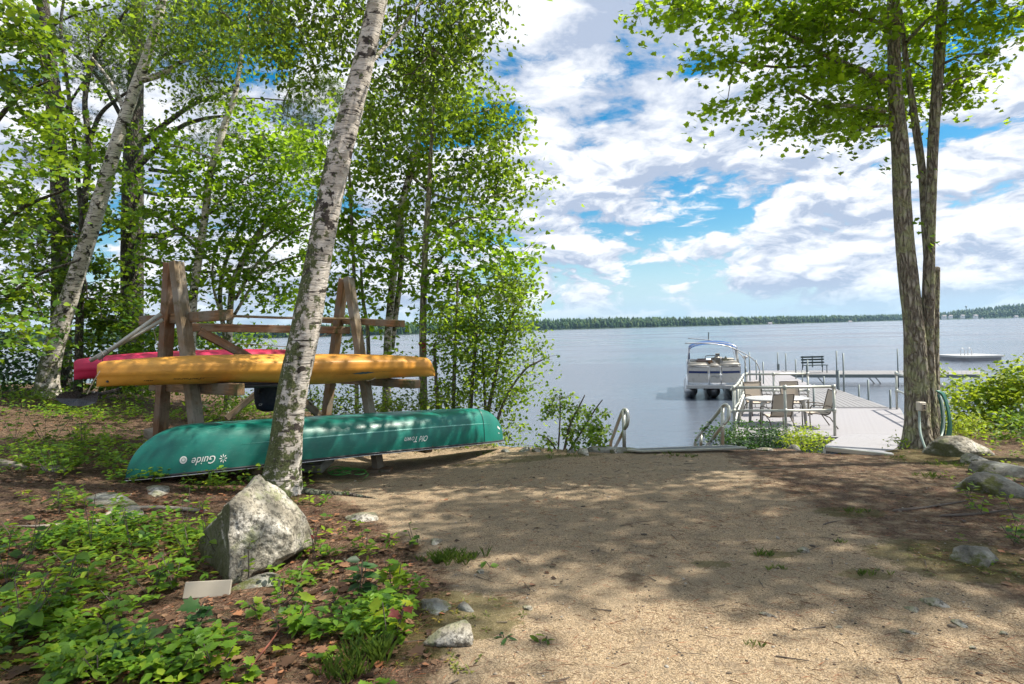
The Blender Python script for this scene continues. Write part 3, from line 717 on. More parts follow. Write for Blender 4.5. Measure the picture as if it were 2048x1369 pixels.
tree('pine_tree', 'dark pine with bare crooked limbs behind the left birch', 'tree', 14.5,
     [[(262, 775, 48), (264, 700, 42), (264, 600, 40), (265, 450, 40), (266, 330, 36), (270, 200, 30), (274, 80, 24), (278, -60, 18), (280, -180, 10)]], PL_,
     [(420, 190, 70, 30, -.8, .5), (440, 260, 60, 30, -1, .5), (190, 140, 70, 45, .3, .5), (140, 70, 70, 50, .4, .5), (470, 390, 60, 25, -1.2, .4), (360, 110, 70, 40, -.6, .6), (330, 40, 110, 50, 0, 1), (520, 520, 60, 25, -1.2, .4, .6), (170, 300, 50, 30, 0, .4), (120, 480, 50, 25, 0, .4), (560, 330, 60, 40, -1, .4), (640, 200, 90, 60, 0, .8), (620, 290, 60, 35, 0, .5)],
     M_pine, M_needle, 'needle', .13, per=16, rad=.22, spacing=.40, flat=.45, up=.5, seg=22, tb=.55, flare=.25, r_leaf=.005)
tree('pine_tree', 'tall dark pine trunk standing beside the left picture edge', 'tree', 14.0,
     [[(120, 760, 40), (122, 600, 34), (122, 480, 33), (118, 330, 31), (108, 200, 28), (95, 90, 24), (85, 0, 22), (78, -120, 16)]],
     [[(115, 300, 9), (60, 240, 7), (0, 170, 4)], [(112, 250, 7), (150, 190, 5), (190, 130, 3)], [(120, 430, 7), (70, 400, 5), (10, 390, 3)], [(118, 165, 8), (60, 145, 7), (10, 140, 5)], [(90, 60, 6), (150, 30, 4), (220, 10, 3)]],
     [(60, 170, 60, 30, 0, .5, .6), (150, 210, 60, 40, 0, .5, .6), (190, 60, 80, 50, .4, .6, .6), (40, 320, 60, 30, 0, .4, .6), (230, 150, 50, 30, 0, .4)],
     M_pine, M_needle, 'needle', .13, per=14, rad=.2, spacing=.42, flat=.4, up=.5, seg=20, tb=.4, flare=.25, r_leaf=.005, seed=5)
# 5 thin dark stems at the left, with leafy sprays
tree('maple_sapling', 'thin forked grey maple between the two left trunks', 'tree', 12.8,
     [[(155, 780, 16), (160, 600, 14), (165, 450, 13), (178, 300, 12), (170, 200, 10), (190, 110, 9), (225, 60, 7), (262, 10, 5)], [(178, 290, 9), (200, 230, 8), (240, 195, 6), (280, 170, 4)], [(162, 420, 9), (150, 300, 8), (135, 170, 7), (122, 60, 6), (130, -20, 4)]],
     [[(140, 470, 10), (112, 380, 9), (98, 250, 8), (90, 150, 7), (60, 60, 5)]],
     [(180, 270, 50, 40, 0, .5), (140, 300, 60, 40, 0, .5, .7), (230, 340, 60, 35, -.3, .5), (160, 170, 50, 25, 0, .4, .5), (60, 270, 70, 30, -.5, .5), (280, 270, 60, 30, -.3, .4), (330, 300, 60, 40, -.5, .5)],
     M_pine, M_maple, 'maple_far', .10, per=11, rad=.25, spacing=.42, flat=.25, seg=10, tb=.65, flare=.2, seed=7)
tree('maple_tree', 'dark leafy maple filling the left edge above the undergrowth', 'tree', 10.0,
     [[(-60, 830, 30), (-50, 600, 26), (-40, 400, 24), (-50, 200, 20), (-30, 50, 16), (0, -100, 10)]],
     [[(-45, 500, 12), (40, 420, 8, -.3), (130, 380, 5, -.5)], [(-50, 300, 12), (30, 200, 8, -.5), (100, 160, 5, -1)], [(-40, 650, 10), (60, 560, 7, -.2), (160, 520, 4, -.4)]],
     [(50, 60, 70, 45, -1.5, .5, 1.3), (30, 160, 70, 50, -1.2, .5, 1.3), (60, 240, 60, 25, -1, .4), (40, 330, 80, 35, -.5, .5), (20, 400, 60, 35, -.2, .5), (130, 400, 90, 35, 3.4, .5), (0, 460, 70, 40, 0, .6), (100, 460, 90, 35, 3.2, .6), (130, 530, 110, 35, 3.4, .6), (20, 580, 70, 40, -.3, .5), (30, 650, 70, 40, -.5, .6), (110, 600, 90, 35, 3.2, .5), (20, 30, 60, 50, -2, .4), (210, 430, 70, 25, 3.3, .4), (60, -60, 160, 50, -1, 1, .6), (240, 590, 80, 30, 3.3, .4), (260, 660, 90, 35, 3.2, .5), (200, 630, 80, 25, 3.4, .4)],
     M_pine, M_under, 'maple_far', .095, per=13, rad=.22, spacing=.34, flat=.25, seg=12, tb=.45, seed=9)
# 6 thin birch right of the pine
tree('birch_tree', 'very thin white birch behind the left post of the kayak rack', 'tree', 11.6,
     [[(378, 760, 18), (385, 620, 16), (397, 520, 15), (410, 430, 14), (420, 350, 14), (436, 300, 13), (452, 240, 12), (470, 190, 10), (482, 120, 8), (500, 20, 6)]],
     [[(412, 430, 6), (460, 380, 4), (520, 340, 3)], [(430, 320, 6), (380, 300, 4), (340, 290, 3)], [(405, 480, 5), (350, 470, 4), (310, 490, 3)]],
     [(360, 320, 60, 40, 0, .5), (420, 380, 90, 45, 0, .6), (500, 330, 80, 50, .2, .6), (340, 420, 70, 40, 0, .5), (330, 500, 80, 35, 0, .5), (440, 470, 80, 40, .2, .5), (500, 250, 60, 50, .3, .5), (540, 420, 70, 50, .5, .5), (560, 300, 60, 50, .6, .5), (390, 560, 90, 35, .2, .5, .9), (500, 540, 70, 35, .6, .5, .9)],
     M_birch, M_maple, 'maple_far', .088, per=13, rad=.22, spacing=.36, flat=.35, seg=14, tb=.75, flare=.2, seed=11)
tree('birch_tree', 'leaning grey birch stem low behind the long beam of the rack', 'tree', 12.5,
     [[(452, 740, 14), (462, 600, 12), (478, 540, 12), (500, 490, 10), (530, 450, 9), (560, 420, 7), (600, 395, 5)], [(455, 700, 9), (440, 600, 9), (450, 530, 8), (475, 470, 7), (495, 430, 5)]],
     [[(478, 540, 7), (520, 470, 5), (540, 420, 4)], [(470, 600, 7), (520, 520, 6), (580, 470, 5), (640, 440, 3)], [(462, 640, 7), (530, 540, 5), (610, 510, 4), (650, 500, 3)], [(450, 660, 6), (425, 560, 5), (440, 480, 4), (500, 400, 3)], [(500, 490, 6), (560, 455, 5), (640, 410, 4), (690, 400, 3)], [(480, 540, 5), (510, 560, 4), (560, 590, 3)]],
     [(540, 440, 60, 35, 0, .5), (600, 390, 60, 50, 0, .5), (480, 450, 50, 40, 0, .4, .7), (500, 600, 70, 25, 0, .4, .7), (560, 560, 50, 40, 0, .4), (590, 480, 40, 60, 0, .4)],
     M_birch, M_maple, 'maple_far', .085, per=12, rad=.2, spacing=.36, flat=.35, seg=10, tb=.7, flare=.2, seed=13)
# 7 trees right of the big birch
tree('birch_tree', 'twin pale stems of a birch behind the right arm of the rack', 'tree', 11.0,
     [[(770, 790, 18), (775, 700, 16), (782, 600, 15), (790, 520, 15), (802, 420, 15), (820, 350, 14), (835, 290, 12), (845, 200, 10), (850, 100, 7)], [(782, 700, 13, .1), (790, 640, 12, .1), (800, 560, 11, .1), (805, 480, 9, .1), (800, 400, 7, .1)]],
     [[(820, 350, 7), (870, 390, 5), (940, 400, 3), (1040, 380, 2)], [(838, 280, 7), (900, 240, 5), (980, 220, 3)], [(835, 260, 6), (790, 200, 4), (760, 170, 3)], [(830, 320, 7), (760, 300, 5), (720, 290, 3)]],
     [(830, 200, 100, 60, 0, .8), (930, 220, 90, 45, .2, .6), (1000, 240, 50, 30, .3, .4), (880, 300, 110, 55, 0, .7), (980, 310, 70, 35, .2, .5), (1010, 385, 60, 22, .3, .3), (1075, 365, 28, 18, .3, .2, .9), (900, 380, 90, 35, 0, .6), (780, 300, 60, 70, 0, .5), (740, 380, 50, 60, 0, .5, .8), (840, 440, 90, 40, 0, .5), (950, 170, 60, 20, .3, .4), (770, 450, 50, 50, 0, .4, .7), (1000, 250, 40, 50, .3, .3), (960, 350, 100, 30, .6, .4), (720, 250, 50, 70, .6, .5), (860, 120, 90, 40, 1, .6)],
     M_birch, M_birchl, 'maple_far', .078, per=14, rad=.2, spacing=.34, flat=.55, seg=16, up=.5, droop=.5, tb=.65, flare=.25, seed=15)
tree('maple_tree', 'slim dark maple stem right of the twin pale stems, bright foliage above', 'tree', 10.4,
     [[(846, 800, 17), (846, 720, 15), (846, 640, 14), (848, 560, 13), (852, 470, 12), (858, 380, 10), (862, 300, 8), (868, 200, 6)]],
     [[(848, 560, 6), (900, 500, 4), (960, 480, 3)], [(850, 500, 6), (920, 440, 4), (1000, 440, 3)], [(850, 540, 5), (800, 510, 3), (760, 500, 2)]],
     [(920, 440, 90, 30, 0, .5), (1000, 435, 50, 25, .2, .4), (930, 510, 100, 40, 0, .6), (1020, 500, 45, 30, .3, .4), (880, 570, 80, 35, 0, .5), (970, 570, 80, 35, .2, .5), (1030, 565, 35, 30, .3, .3), (780, 540, 60, 40, 0, .5, .8), (740, 500, 50, 50, 0, .5, .8), (700, 560, 40, 40, .4, .4, .7), (700, 470, 40, 50, .4, .4, .8), (860, 620, 50, 25, 0, .4, .7)],
     M_bark, M_maple, 'maple_far', .085, per=13, rad=.2, spacing=.33, flat=.35, seg=14, tb=.8, flare=.25, seed=17)
tree('maple_sapling', 'small upright maple sapling seen through the right rack frame', 'tree', 10.8,
     [[(712, 780, 9), (712, 700, 8), (710, 600, 8), (706, 500, 7), (700, 380, 6), (696, 280, 5)], [(738, 760, 9, .2), (735, 660, 8, .2), (726, 600, 7, .2), (722, 540, 5, .2)]], [],
     [(715, 590, 45, 25, 0, .4, .8), (690, 420, 40, 60, 0, .4, .8), (740, 640, 40, 30, 0, .4, .6), (660, 500, 40, 60, 0, .4, .7), (650, 600, 35, 50, .3, .4, .6), (660, 380, 50, 40, 0, .4, .8), (640, 260, 50, 60, 0, .4)],
     M_bark, M_maple, 'maple_far', .09, per=11, rad=.2, spacing=.35, flat=.3, seg=8, tb=.7, flare=.2, seed=19)
tree('young_tree', 'bushy young tree with many thin stems at the water, beyond the canoe', 'tree', 9.7,
     [[(905, 880, 9), (908, 760, 8), (912, 660, 6), (915, 560, 4)], [(935, 885, 9), (945, 760, 8), (952, 680, 6), (955, 590, 4)], [(960, 890, 9), (985, 780, 8), (1005, 690, 6), (1030, 620, 4)], [(975, 890, 8, -.2), (1010, 800, 6, -.2), (1050, 740, 4, -.2), (1085, 720, 3, -.2)], [(880, 870, 8), (872, 760, 7), (868, 690, 5)], [(975, 890, 7, .2), (970, 800, 6, .2), (965, 700, 4, .2)]], [],
     [(900, 640, 55, 40, 0, .4, 1.1), (975, 630, 70, 40, 0, .5, 1.1), (1040, 630, 35, 40, 0, .3, 1.1), (930, 710, 75, 40, 0, .5, 1.1), (1010, 700, 60, 35, 0, .4), (1075, 700, 22, 30, 0, .25, .5), (960, 780, 90, 35, 0, .5, .8), (1040, 770, 40, 30, 0, .3, .6), (900, 780, 50, 30, 0, .4, .7), (1000, 840, 60, 28, -.1, .4, .7), (930, 830, 60, 25, 0, .3, .5), (1050, 560, 20, 25, 0, .2, .7), (1010, 580, 50, 30, 0, .3, .9)],
     M_twig, M_birchl, 'ovate', .062, per=17, rad=.15, spacing=.215, flat=.7, up=.5, droop=.5, seg=7, tb=.72, flare=.2, r_leaf=.0026, seed=21)
tree('waterside_shrub', 'sparse dark leafed shrub on the bank just left of the steps', 'shrub', 8.5,
     [[(1125, 905, 6), (1140, 850, 5), (1155, 820, 4), (1170, 790, 2)], [(1128, 905, 5), (1165, 860, 4), (1190, 820, 3), (1205, 800, 2)], [(1115, 900, 4), (1120, 840, 3), (1120, 790, 2)], [(1122, 905, 4), (1098, 880, 3), (1080, 870, 2)]], [],
     [(1120, 792, 28, 14, 0, .15, 1.2), (1135, 825, 45, 14, 0, .2, 1.1), (1180, 830, 30, 14, 0, .2, 1.1), (1150, 855, 60, 14, 0, .25, 1.1), (1195, 865, 28, 18, 0, .2, 1.3), (1180, 885, 40, 12, -.1, .2, 1.3), (1090, 885, 24, 8, 0, .15, 1.4), (1095, 820, 14, 10, 0, .1)],
     M_twig, M_under, 'ovate', .054, per=10, rad=.07, spacing=.145, flat=.7, up=.5, droop=.4, seg=6, tb=.6, flare=0, r_leaf=.0018, seed=23)
# right maple, three merged stems
tree('maple_tree', 'three stemmed maple with rough green tinged bark at the head of the dock ramp', 'tree', 7.95,
     [[(1836, 902, 60), (1835, 860, 46), (1834, 800, 42), (1831, 700, 39), (1827, 640, 36), (1820, 580, 35), (1811, 500, 33), (1805, 420, 32), (1800, 300, 31), (1792, 200, 27), (1788, 110, 24), (1787, 0, 22), (1792, -140, 18), (1800, -300, 12)],
      [(1861, 900, 32, .06), (1857, 800, 28, .06), (1854, 700, 26, .05), (1856, 600, 23, .0), (1859, 500, 20, 0), (1862, 400, 19, 0), (1866, 290, 19, 0), (1874, 180, 19, 0), (1880, 90, 20, 0), (1885, 0, 18, 0), (1892, -140, 14, 0), (1900, -280, 9)],
      [(1857, 540, 14, .06), (1851, 440, 16, .12), (1844, 340, 14, .2), (1834, 270, 14, .2), (1823, 195, 12, .2), (1812, 120, 10, .2), (1800, 20, 8, .2)],
      [(1866, 900, 30, .2), (1865, 800, 26, .2), (1867, 700, 20, .18), (1869, 620, 16, .15), (1874, 540, 11, .15), (1875, 534, 4, .15)]],
     [[(1775, 165, 14), (1720, 140, 11, -.3), (1660, 115, 9, -.6), (1590, 75, 7, -.8), (1520, 40, 4, -1), (1440, 15, 3, -1)], [(1770, 222, 11), (1700, 212, 8, -.2), (1640, 208, 6, -.4), (1590, 180, 4, -.6)], [(1770, 160, 8), (1690, 130, 6, -.2), (1560, 135, 5, -.5), (1450, 120, 3, -.7)],
      [(1812, 85, 8, .1), (1850, 45, 7, .2), (1880, 20, 5, .2)], [(1888, 60, 9), (1930, 20, 7, -.2), (1990, -20, 4, -.4)], [(1882, 130, 6), (1930, 110, 4, -.2), (1980, 110, 3, -.3)], [(1790, 250, 6), (1720, 255, 5, .2), (1620, 245, 3, .2)], [(1880, 180, 6), (1910, 160, 4, 0), (1950, 150, 3, 0)],
      [(1786, 60, 9), (1700, 20, 7, -.5), (1600, -20, 5, -.9), (1480, -40, 3, -1.2)]],
     [(1440, 20, 90, 22, -.9, .4, 1.4), (1330, 12, 50, 16, -1.1, .3, 1.6), (1280, 15, 14, 12, -1.1, .1, 1), (1400, 110, 22, 14, -.7, .2, 1.2), (1540, 240, 25, 12, 0, .2, 1.2), (1440, 220, 25, 10, -.5, .2, 1.2), (1560, 262, 28, 8, 0, .2, 1.0), (1780, 180, 60, 70, .8, .4, .8), (1560, 40, 110, 28, -.7, .5, 1.2), (1680, 40, 100, 38, -.4, .7, 1.2), (1620, 110, 90, 24, -.5, .5, 1.2), (1480, 120, 80, 16, -.7, .4, 1.3), (1430, 105, 35, 14, -.7, .25, 1.2), (1700, 150, 80, 28, -.2, .6, 1.2),
      (1570, 165, 80, 18, -.5, .4, 1.2), (1470, 205, 55, 12, -.6, .3, 1.4), (1620, 205, 70, 18, -.3, .4, 1.1), (1600, 245, 60, 14, .1, .3, 1.2), (1690, 240, 70, 24, 0, .5, 1.2), (1740, 270, 35, 14, .1, .3, 1.2), (1830, 120, 50, 60, .9, .4, 1.0), (1830, 40, 60, 40, .9, .5, 1.1), (1915, 150, 45, 35, .3, .3, 1.2), (1905, 190, 38, 22, .3, .3, 1.2),
      (1960, 105, 40, 14, -.2, .2, 1.2), (1960, 30, 90, 26, -.3, .4, 1.2), (2030, 20, 50, 18, -.4, .3, 1.2), (1940, 65, 50, 18, -.2, .3, 1), (1640, -90, 330, 90, -.3, 1.2, .8), (1900, -120, 250, 90, -.2, 1.2, .8), (1740, 200, 40, 60, .5, .4, 1)],
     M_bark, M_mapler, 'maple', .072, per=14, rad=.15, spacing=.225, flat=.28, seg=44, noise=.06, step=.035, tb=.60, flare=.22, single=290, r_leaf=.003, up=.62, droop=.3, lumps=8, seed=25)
# ---------------------------------------------------------------- dock
DZ = CH - 2.80
def plank_row(quad, n, along, gap, t, m, parent, name='plank'):
    """split quad a,b,c,d (a-b near edge, d-c far edge) in n boards; along=True boards run a->d"""
    a, b, c, d = [Vector(v) for v in quad]
    for i in range(n):
        u0 = (i + gap / 2) / n; u1 = (i + 1 - gap / 2) / n
        if along: pl = [a.lerp(b, u0), a.lerp(b, u1), d.lerp(c, u1), d.lerp(c, u0)]
        else: pl = [a.lerp(d, u0), b.lerp(c, u0), b.lerp(c, u1), a.lerp(d, u1)]
        MB().slab(pl, t).build(name, m, parent, origin=(pl[0] + pl[2]) / 2)
A0, A1 = PZ(1462, 873, DZ), PZ(1828, 876, DZ); A2, A3 = PZ(1800, 817, DZ), PZ(1489, 817, DZ)
dk = thing('dock_platform', 'wide white planked dock platform with the table and chairs', 'dock', (A0 + A2) / 2)
plank_row((A0, A1, A2, A3), 27, False, .035, .035, M_deck, dk)
for a_, b_ in ((A0, A1), (A1, A2), (A3, A0)): beam('edge_beam', a_ - Vector((0, 0, .11)), b_ - Vector((0, 0, .11)), .06, .13, M_metal, dk)
beam('edge_strip', A3 + Vector((0, .02, .012)), A2 + Vector((0, .02, .012)), .05, .015, M_deck, dk)
B0, B1 = PZ(1489, 815, DZ), PZ(1778, 815, DZ); B2, B3 = PZ(1655, 772, DZ), PZ(1493, 772, DZ); B4, B5 = PZ(1560, 741.5, DZ), PZ(1497, 741.5, DZ)
d2 = thing('dock_section', 'grey slatted dock section tapering away beyond the platform', 'dock', (B0 + B2) / 2)
plank_row((B0 + Vector((0, .06, 0)), B1 + Vector((0, .06, 0)), B2, B3), 24, True, .12, .03, M_deck2, d2, 'slat')
beam('edge_beam', B1 - Vector((0, 0, .1)), B2 - Vector((0, 0, .1)), .05, .12, M_metal, d2); beam('edge_beam', B0 - Vector((0, 0, .1)), B3 - Vector((0, 0, .1)), .05, .12, M_metal, d2)
d3 = thing('dock_section', 'far white dock section beside the pontoon boat', 'dock', (B3 + B4) / 2)
plank_row((B3 + Vector((0, .05, 0)), PZ(1628, 772, DZ) + Vector((0, .05, 0)), B4, B5), 14, True, .04, .03, M_deck, d3, 'slat')
beam('edge_beam', PZ(1628, 772, DZ) - Vector((0, 0, .1)), B4 - Vector((0, 0, .1)), .05, .12, M_metal, d3)
C0, C1 = PZ(1577, 749, DZ), PZ(1960, 749, DZ); C2, C3 = PZ(1960, 741.5, DZ), PZ(1562, 741.5, DZ)
d4 = thing('dock_walkway', 'narrow cross walkway with a dark edge beam at the outer end of the dock', 'dock', (C0 + C2) / 2)
plank_row((C0, C1, C2, C3), 46, True, .05, .03, M_deck2, d4)
beam('edge_beam', C0 - Vector((0, -.0, .09)), C1 - Vector((0, 0, .09)), .05, .17, M_post, d4)
for px in (1633, 1735, 1748):
    a_ = P(px, 752, C0.y + .3); b_ = P(px + 15, 769, C0.y + .5); MB().tube([a_, b_], .022, 6).build('brace', M_post, d4)
# ramp from the bank
R0, R1, R2, R3 = P(1649, 894, 7.75), P(1784, 909, 7.30), A1.lerp(A0, .04), A0.lerp(A1, .60)
R0 = R0 + Vector((0, 0, .012)); R1 = R1 + Vector((0, 0, .012)); R2 = PZ(1812, 874, DZ) + Vector((0, 0, .04)); R3 = PZ(1688, 872, DZ) + Vector((0, 0, .04))
rp_ = thing('dock_ramp', 'pale planked ramp sloping from the sand down to the dock platform', 'ramp', R0)
plank_row((R0, R1, R2, R3), 30, False, .03, .035, M_deck, rp_)
for a_, b_ in ((R0, R3), (R1, R2)): beam('edge_beam', a_ - Vector((0, 0, .09)), b_ - Vector((0, 0, .09)), .04, .11, M_metal, rp_)
beam('threshold', R0 - Vector((0, .03, .03)), R1 - Vector((0, .03, .03)), .05, .06, M_metal, rp_)
# posts
def post(label, px, y0, y1, d=None, r=.032, cap=False, cat='dock post', group='steel posts of the dock'):
    """y0 top, y1 where it meets deck or water; depth from deck or water level"""
    q = PZ(px, y1, DZ if d is None else d) if (d is None or d < 3) else P(px, y1, d)
    top = P(px, y0, q.y); t_ = thing('dock_post', label, cat, q, group)
    MB().tube([(q.x, q.y, -.6), (q.x, q.y, top.z)], r, 8).build('pipe', M_post, t_, True)
    if cap: MB().tube([(q.x, q.y, top.z - .02), (q.x, q.y, top.z + .10)], .12, 10).build('cap', M_white, t_, True)
    return t_, q
for args in (('tall post directly behind the right side of the boat canopy', 1500, 705, 762), ('short post with a white cap beside the boat', 1491, 716, 758), ('short post between the boat and the tall slim posts', 1513, 720, 760), ('low post just left of the table chairs', 1527, 724, 768),
             ('tall post with a bracket at the far end of the dock', 1556, 705, 742), ('slim tall post right of the bracketed post', 1572, 707, 743), ('slim post left of the bench', 1592, 719, 758), ('post standing in front of the bench', 1616, 720, 770), ('stubby post under the left end of the bench', 1605, 741, 765),
             ('tall bracketed post right of the bench', 1674, 702, 757), ('tall post standing in the water right of the dock', 1688, 707, 784), ('thick short post beside the tall water post', 1678, 743, 781), ('middle one of three posts along the slatted dock edge', 1737, 760, 800), ('stubby post near the middle of the slatted dock edge', 1718, 770, 792),
             ('short post where slatted dock and white platform meet', 1781, 780, 818), ('short post behind the sling chair at the right of the table', 1628, 769, 815), ('small post beneath the walkway brace', 1648, 753, 769), ('tall slim post left of the swim ladder', 1796, 698, 748)):
    t_, q = post(*args, cap=args[1] == 1491)
    if args[1] in (1556, 1674): MB().box((q.x, q.y - .04, DZ + .22), .12, .08, .34).build('bracket', M_post, t_)
# railings
def railing(label, pts, h, posts, name='railing', m=M_metal, r=.034, low=.52):
    """pts: deck points of the line; posts: fractions along it"""
    t_ = thing(name, label, 'railing', pts[0]); up = Vector((0, 0, 1))
    MB().tube([p_ + up * h for p_ in pts], r, 10).build('top_rail', m, t_, True); MB().tube([p_ + up * h * low for p_ in pts], r * .9, 10).build('mid_rail', m, t_, True)
    for u in posts:
        k = u * (len(pts) - 1); i = min(int(k), len(pts) - 2); q = pts[i].lerp(pts[i + 1], k - i)
        MB().tube([q - up * .12, q + up * (h + .02)], r, 10).build('post', m, t_, True)
        for hh in (h, h * low): MB().tube([q + up * (hh - .06), q + up * (hh + .05)], r * 1.35, 10).build('fitting', m, t_, True)
    return t_
n0 = PZ(1469, 872, DZ); n1 = PZ(1673, 872, DZ); hN = (872 - 776) / FPX * n0.y
railing('front galvanised railing between the shrubs and the table', [n0, n1], hN, (0, .51, .985))
f0 = PZ(1489, 818, DZ); railing('left galvanised railing of the platform beside the boat', [n0 + Vector((-.02, .12, 0)), n0.lerp(f0, .33), n0.lerp(f0, .66), f0], 1.13, (.15, .33, .5, .68, .85))
f1 = PZ(1617, 818, DZ); railing('rear galvanised railing behind the two far chairs', [f0 + Vector((.1, .05, 0)), f1], 1.12, (0.0, .45, 1))
r0 = PZ(1794, 819, DZ); r1 = PZ(1886, 862, DZ); railing('right galvanised railing half hidden by the maple trunk', [r0, r0.lerp(r1, .5), r1], 1.12, (0, .24, .6, 1))
# rope on left railing
o_ = MB(); o_.tube([P(1488, 790, 17.6), P(1480, 812, 16.5), P(1474, 828, 15.8), P(1471, 845, 15.3)], .02, 6); o_.build('rope', M_decal, None, label='white rope tied down the left dock railing', cat='rope')
# ---------------------------------------------------------------- table and chairs
tq = PZ(1566, 852, DZ); tz = .72
tb = thing('patio_table', 'white oval patio table among the sling chairs', 'table', tq)
ax_, ay_ = 59 / FPX * tq.y, .52
tc_ = P(1566, 796, tq.y + .1)
def ellipse(c, a, b, n=36, p=2.6): return [Vector((c.x + a * abs(math.cos(t)) ** (2 / p) * (1 if math.cos(t) > 0 else -1), c.y + b * abs(math.sin(t)) ** (2 / p) * (1 if math.sin(t) > 0 else -1), c.z)) for t in [2 * math.pi * i / n for i in range(n)]]
tcz = Vector((tq.x, tq.y + .35, DZ + tz))
MB().slab(ellipse(tcz, ax_, ay_), .03).build('tabletop', M_white, tb); mb = MB(); mb.tube(ellipse(tcz - Vector((0, 0, .02)), ax_, ay_), .028, 6, closed=True); mb.build('rim', M_white, tb, True)
for sx in (-1, 1):
    for sy in (-1, 1):
        x0 = tcz.x + sx * ax_ * .72; y0 = tcz.y + sy * ay_ * .75
        MB().tube([(x0 - sx * .12, y0, DZ + tz - .05), (x0 - sx * .02, y0, DZ + tz - .09), (x0, y0, DZ + tz - .25), (x0 + sx * .03, y0, DZ)], [.05, .055, .05, .036], 10).build('leg', M_white, tb, True)
M_chfr = plain('brown_chair_frame', (.09, .075, .06), .45, .4)
def chair(label, pos, rot, fr=M_chfr):
    M = T(pos) @ Matrix.Rotation(rot, 4, 'Z'); t_ = thing('sling_chair', label, 'chair', M=M, group='sling chairs round the white table')
    w_ = .27; prof = spline([(.24, .40), (.10, .40), (-.10, .37), (-.20, .38), (-.26, .46), (-.33, .72), (-.40, .98)], 4)   # (y,z) seat to back, faces +y
    V = []; 
    for (y, z) in prof: V += [(-w_ + .02, y, z), (0, y, z - .012), (w_ - .02, y, z)]
    n_ = len(prof); Fq = [(3 * i + a, 3 * i + 1 + a, 3 * i + 4 + a, 3 * i + 3 + a) for i in range(n_ - 1) for a in (0, 1)]
    h = len(V); V2 = V + [(x, y - .004, z - .006) for x, y, z in V]; F2 = Fq + [tuple(reversed([k + h for k in f])) for f in Fq]
    add('sling', mesh_np('sling', V2, [F2], True), M_sling, t_, M)
    for s in (-1, 1):
        MB().tube([M @ Vector((s * w_, y, z)) for y, z in prof], .016, 7).build('side_frame', fr, t_, True)
        arm = spline([(.26, .0), (.27, .35), (.25, .56), (.16, .62), (-.1, .61), (-.28, .58)], 4)
        MB().tube([M @ Vector((s * (w_ + .035), y, z)) for y, z in arm], .015, 7).build('armrest', fr, t_, True)
        MB().tube([M @ Vector((s * (w_ + .03), y, z)) for y, z in ((-.02, .39), (-.22, .30), (-.42, .0))], .015, 7).build('leg', fr, t_, True)
    for y, z in ((.20, .37), (-.40, .97), (-.24, .40)): MB().tube([M @ Vector((-w_, y, z)), M @ Vector((w_, y, z))], .013, 6).build('crossbar', fr, t_, True)
    return t_
chair('tan sling chair with its back to the shore, in front of the table', PZ(1554, 861, DZ), R(3))
chair('tan sling chair in profile at the right end of the table', PZ(1634, 855, DZ), R(82))
chair('tan sling chair at the far left side of the table', PZ(1525, 833, DZ) + Vector((0, .3, 0)), R(183))
chair('tan sling chair at the far right side of the table', PZ(1598, 833, DZ) + Vector((0, .3, 0)), R(176))
# ---------------------------------------------------------------- bench on the walkway
q = PZ(1629, 746, DZ); bn = thing('bench', 'dark slatted bench on the cross walkway', 'bench', q); bw = 46 / FPX * q.y
for k, z in enumerate((.50, .66, .80)): MB().box(q + Vector((0, .18 + .02 * k, z + .05)), bw, .03, .085).build('slat', M_bench, bn)
for k in range(3): MB().box(q + Vector((0, -.22 + k * .13, .42)), bw, .10, .03).build('slat', M_bench, bn)
for s in (-1, 0, 1):
    MB().box(q + Vector((s * bw * .42, .21, .60)), .04, .04, .62).build('back_support', M_bench, bn)
for s in (-1, 1):
    MB().tube([q + Vector((s * bw * .44, -.25, .42)), q + Vector((s * bw * .44, -.25, 0))], .022, 7).build('leg', M_bench, bn); MB().tube([q + Vector((s * bw * .44, .2, .42)), q + Vector((s * bw * .44, .24, 0))], .022, 7).build('leg', M_bench, bn)
# swim ladder hoops
q = PZ(1803, 744, DZ); ld = thing('swim_ladder', 'chrome hoops of a swim ladder on the outer walkway', 'ladder', q)
for dx in (0, .28):
    MB().tube(spline([tuple(q + Vector(v)) for v in ((dx - .0, -.3, -.6), (dx, -.3, .1), (dx, -.25, .38), (dx + .1, -.05, .46), (dx + .22, .1, .40), (dx + .24, .15, 0))], 5), .022, 8).build('hoop', M_alu, ld, True)
for z in (-.1, -.35): MB().tube([q + Vector((0, -.3, z)), q + Vector((.28, -.3, z))], .018, 6).build('rung', M_alu, ld)
# ---------------------------------------------------------------- swim raft
q = PZ(1971, 722.5, 0); rw = 93 / FPX * q.y
rf = thing('swim_raft', 'white swim raft floating beyond the right shrubs', 'raft', q)
def rr(c, a, b, z, n=40): return [Vector((v.x, v.y, z)) for v in ellipse(c, a, b, n, 5)]
cR = q + Vector((0, rw * .45, 0))
MB().slab(rr(cR, rw / 2, rw * .48, .42), .16).build('deck', M_white, rf); MB().slab(rr(cR, rw * .46, rw * .44, .27), .35).build('float', plain('raft_float', (.30, .30, .32), .6), rf)
for dx in (-rw * .24, -rw * .08):
    for k in (0, .0):
        pass
    MB().tube(spline([tuple(cR + Vector(v)) for v in ((dx, -.2, .40), (dx, -.2, .85), (dx + .12, -.2, .98), (dx + .3, -.2, .85), (dx + .32, -.2, .40))], 5), .03, 8).build('ladder_hoop', M_alu, rf, True)
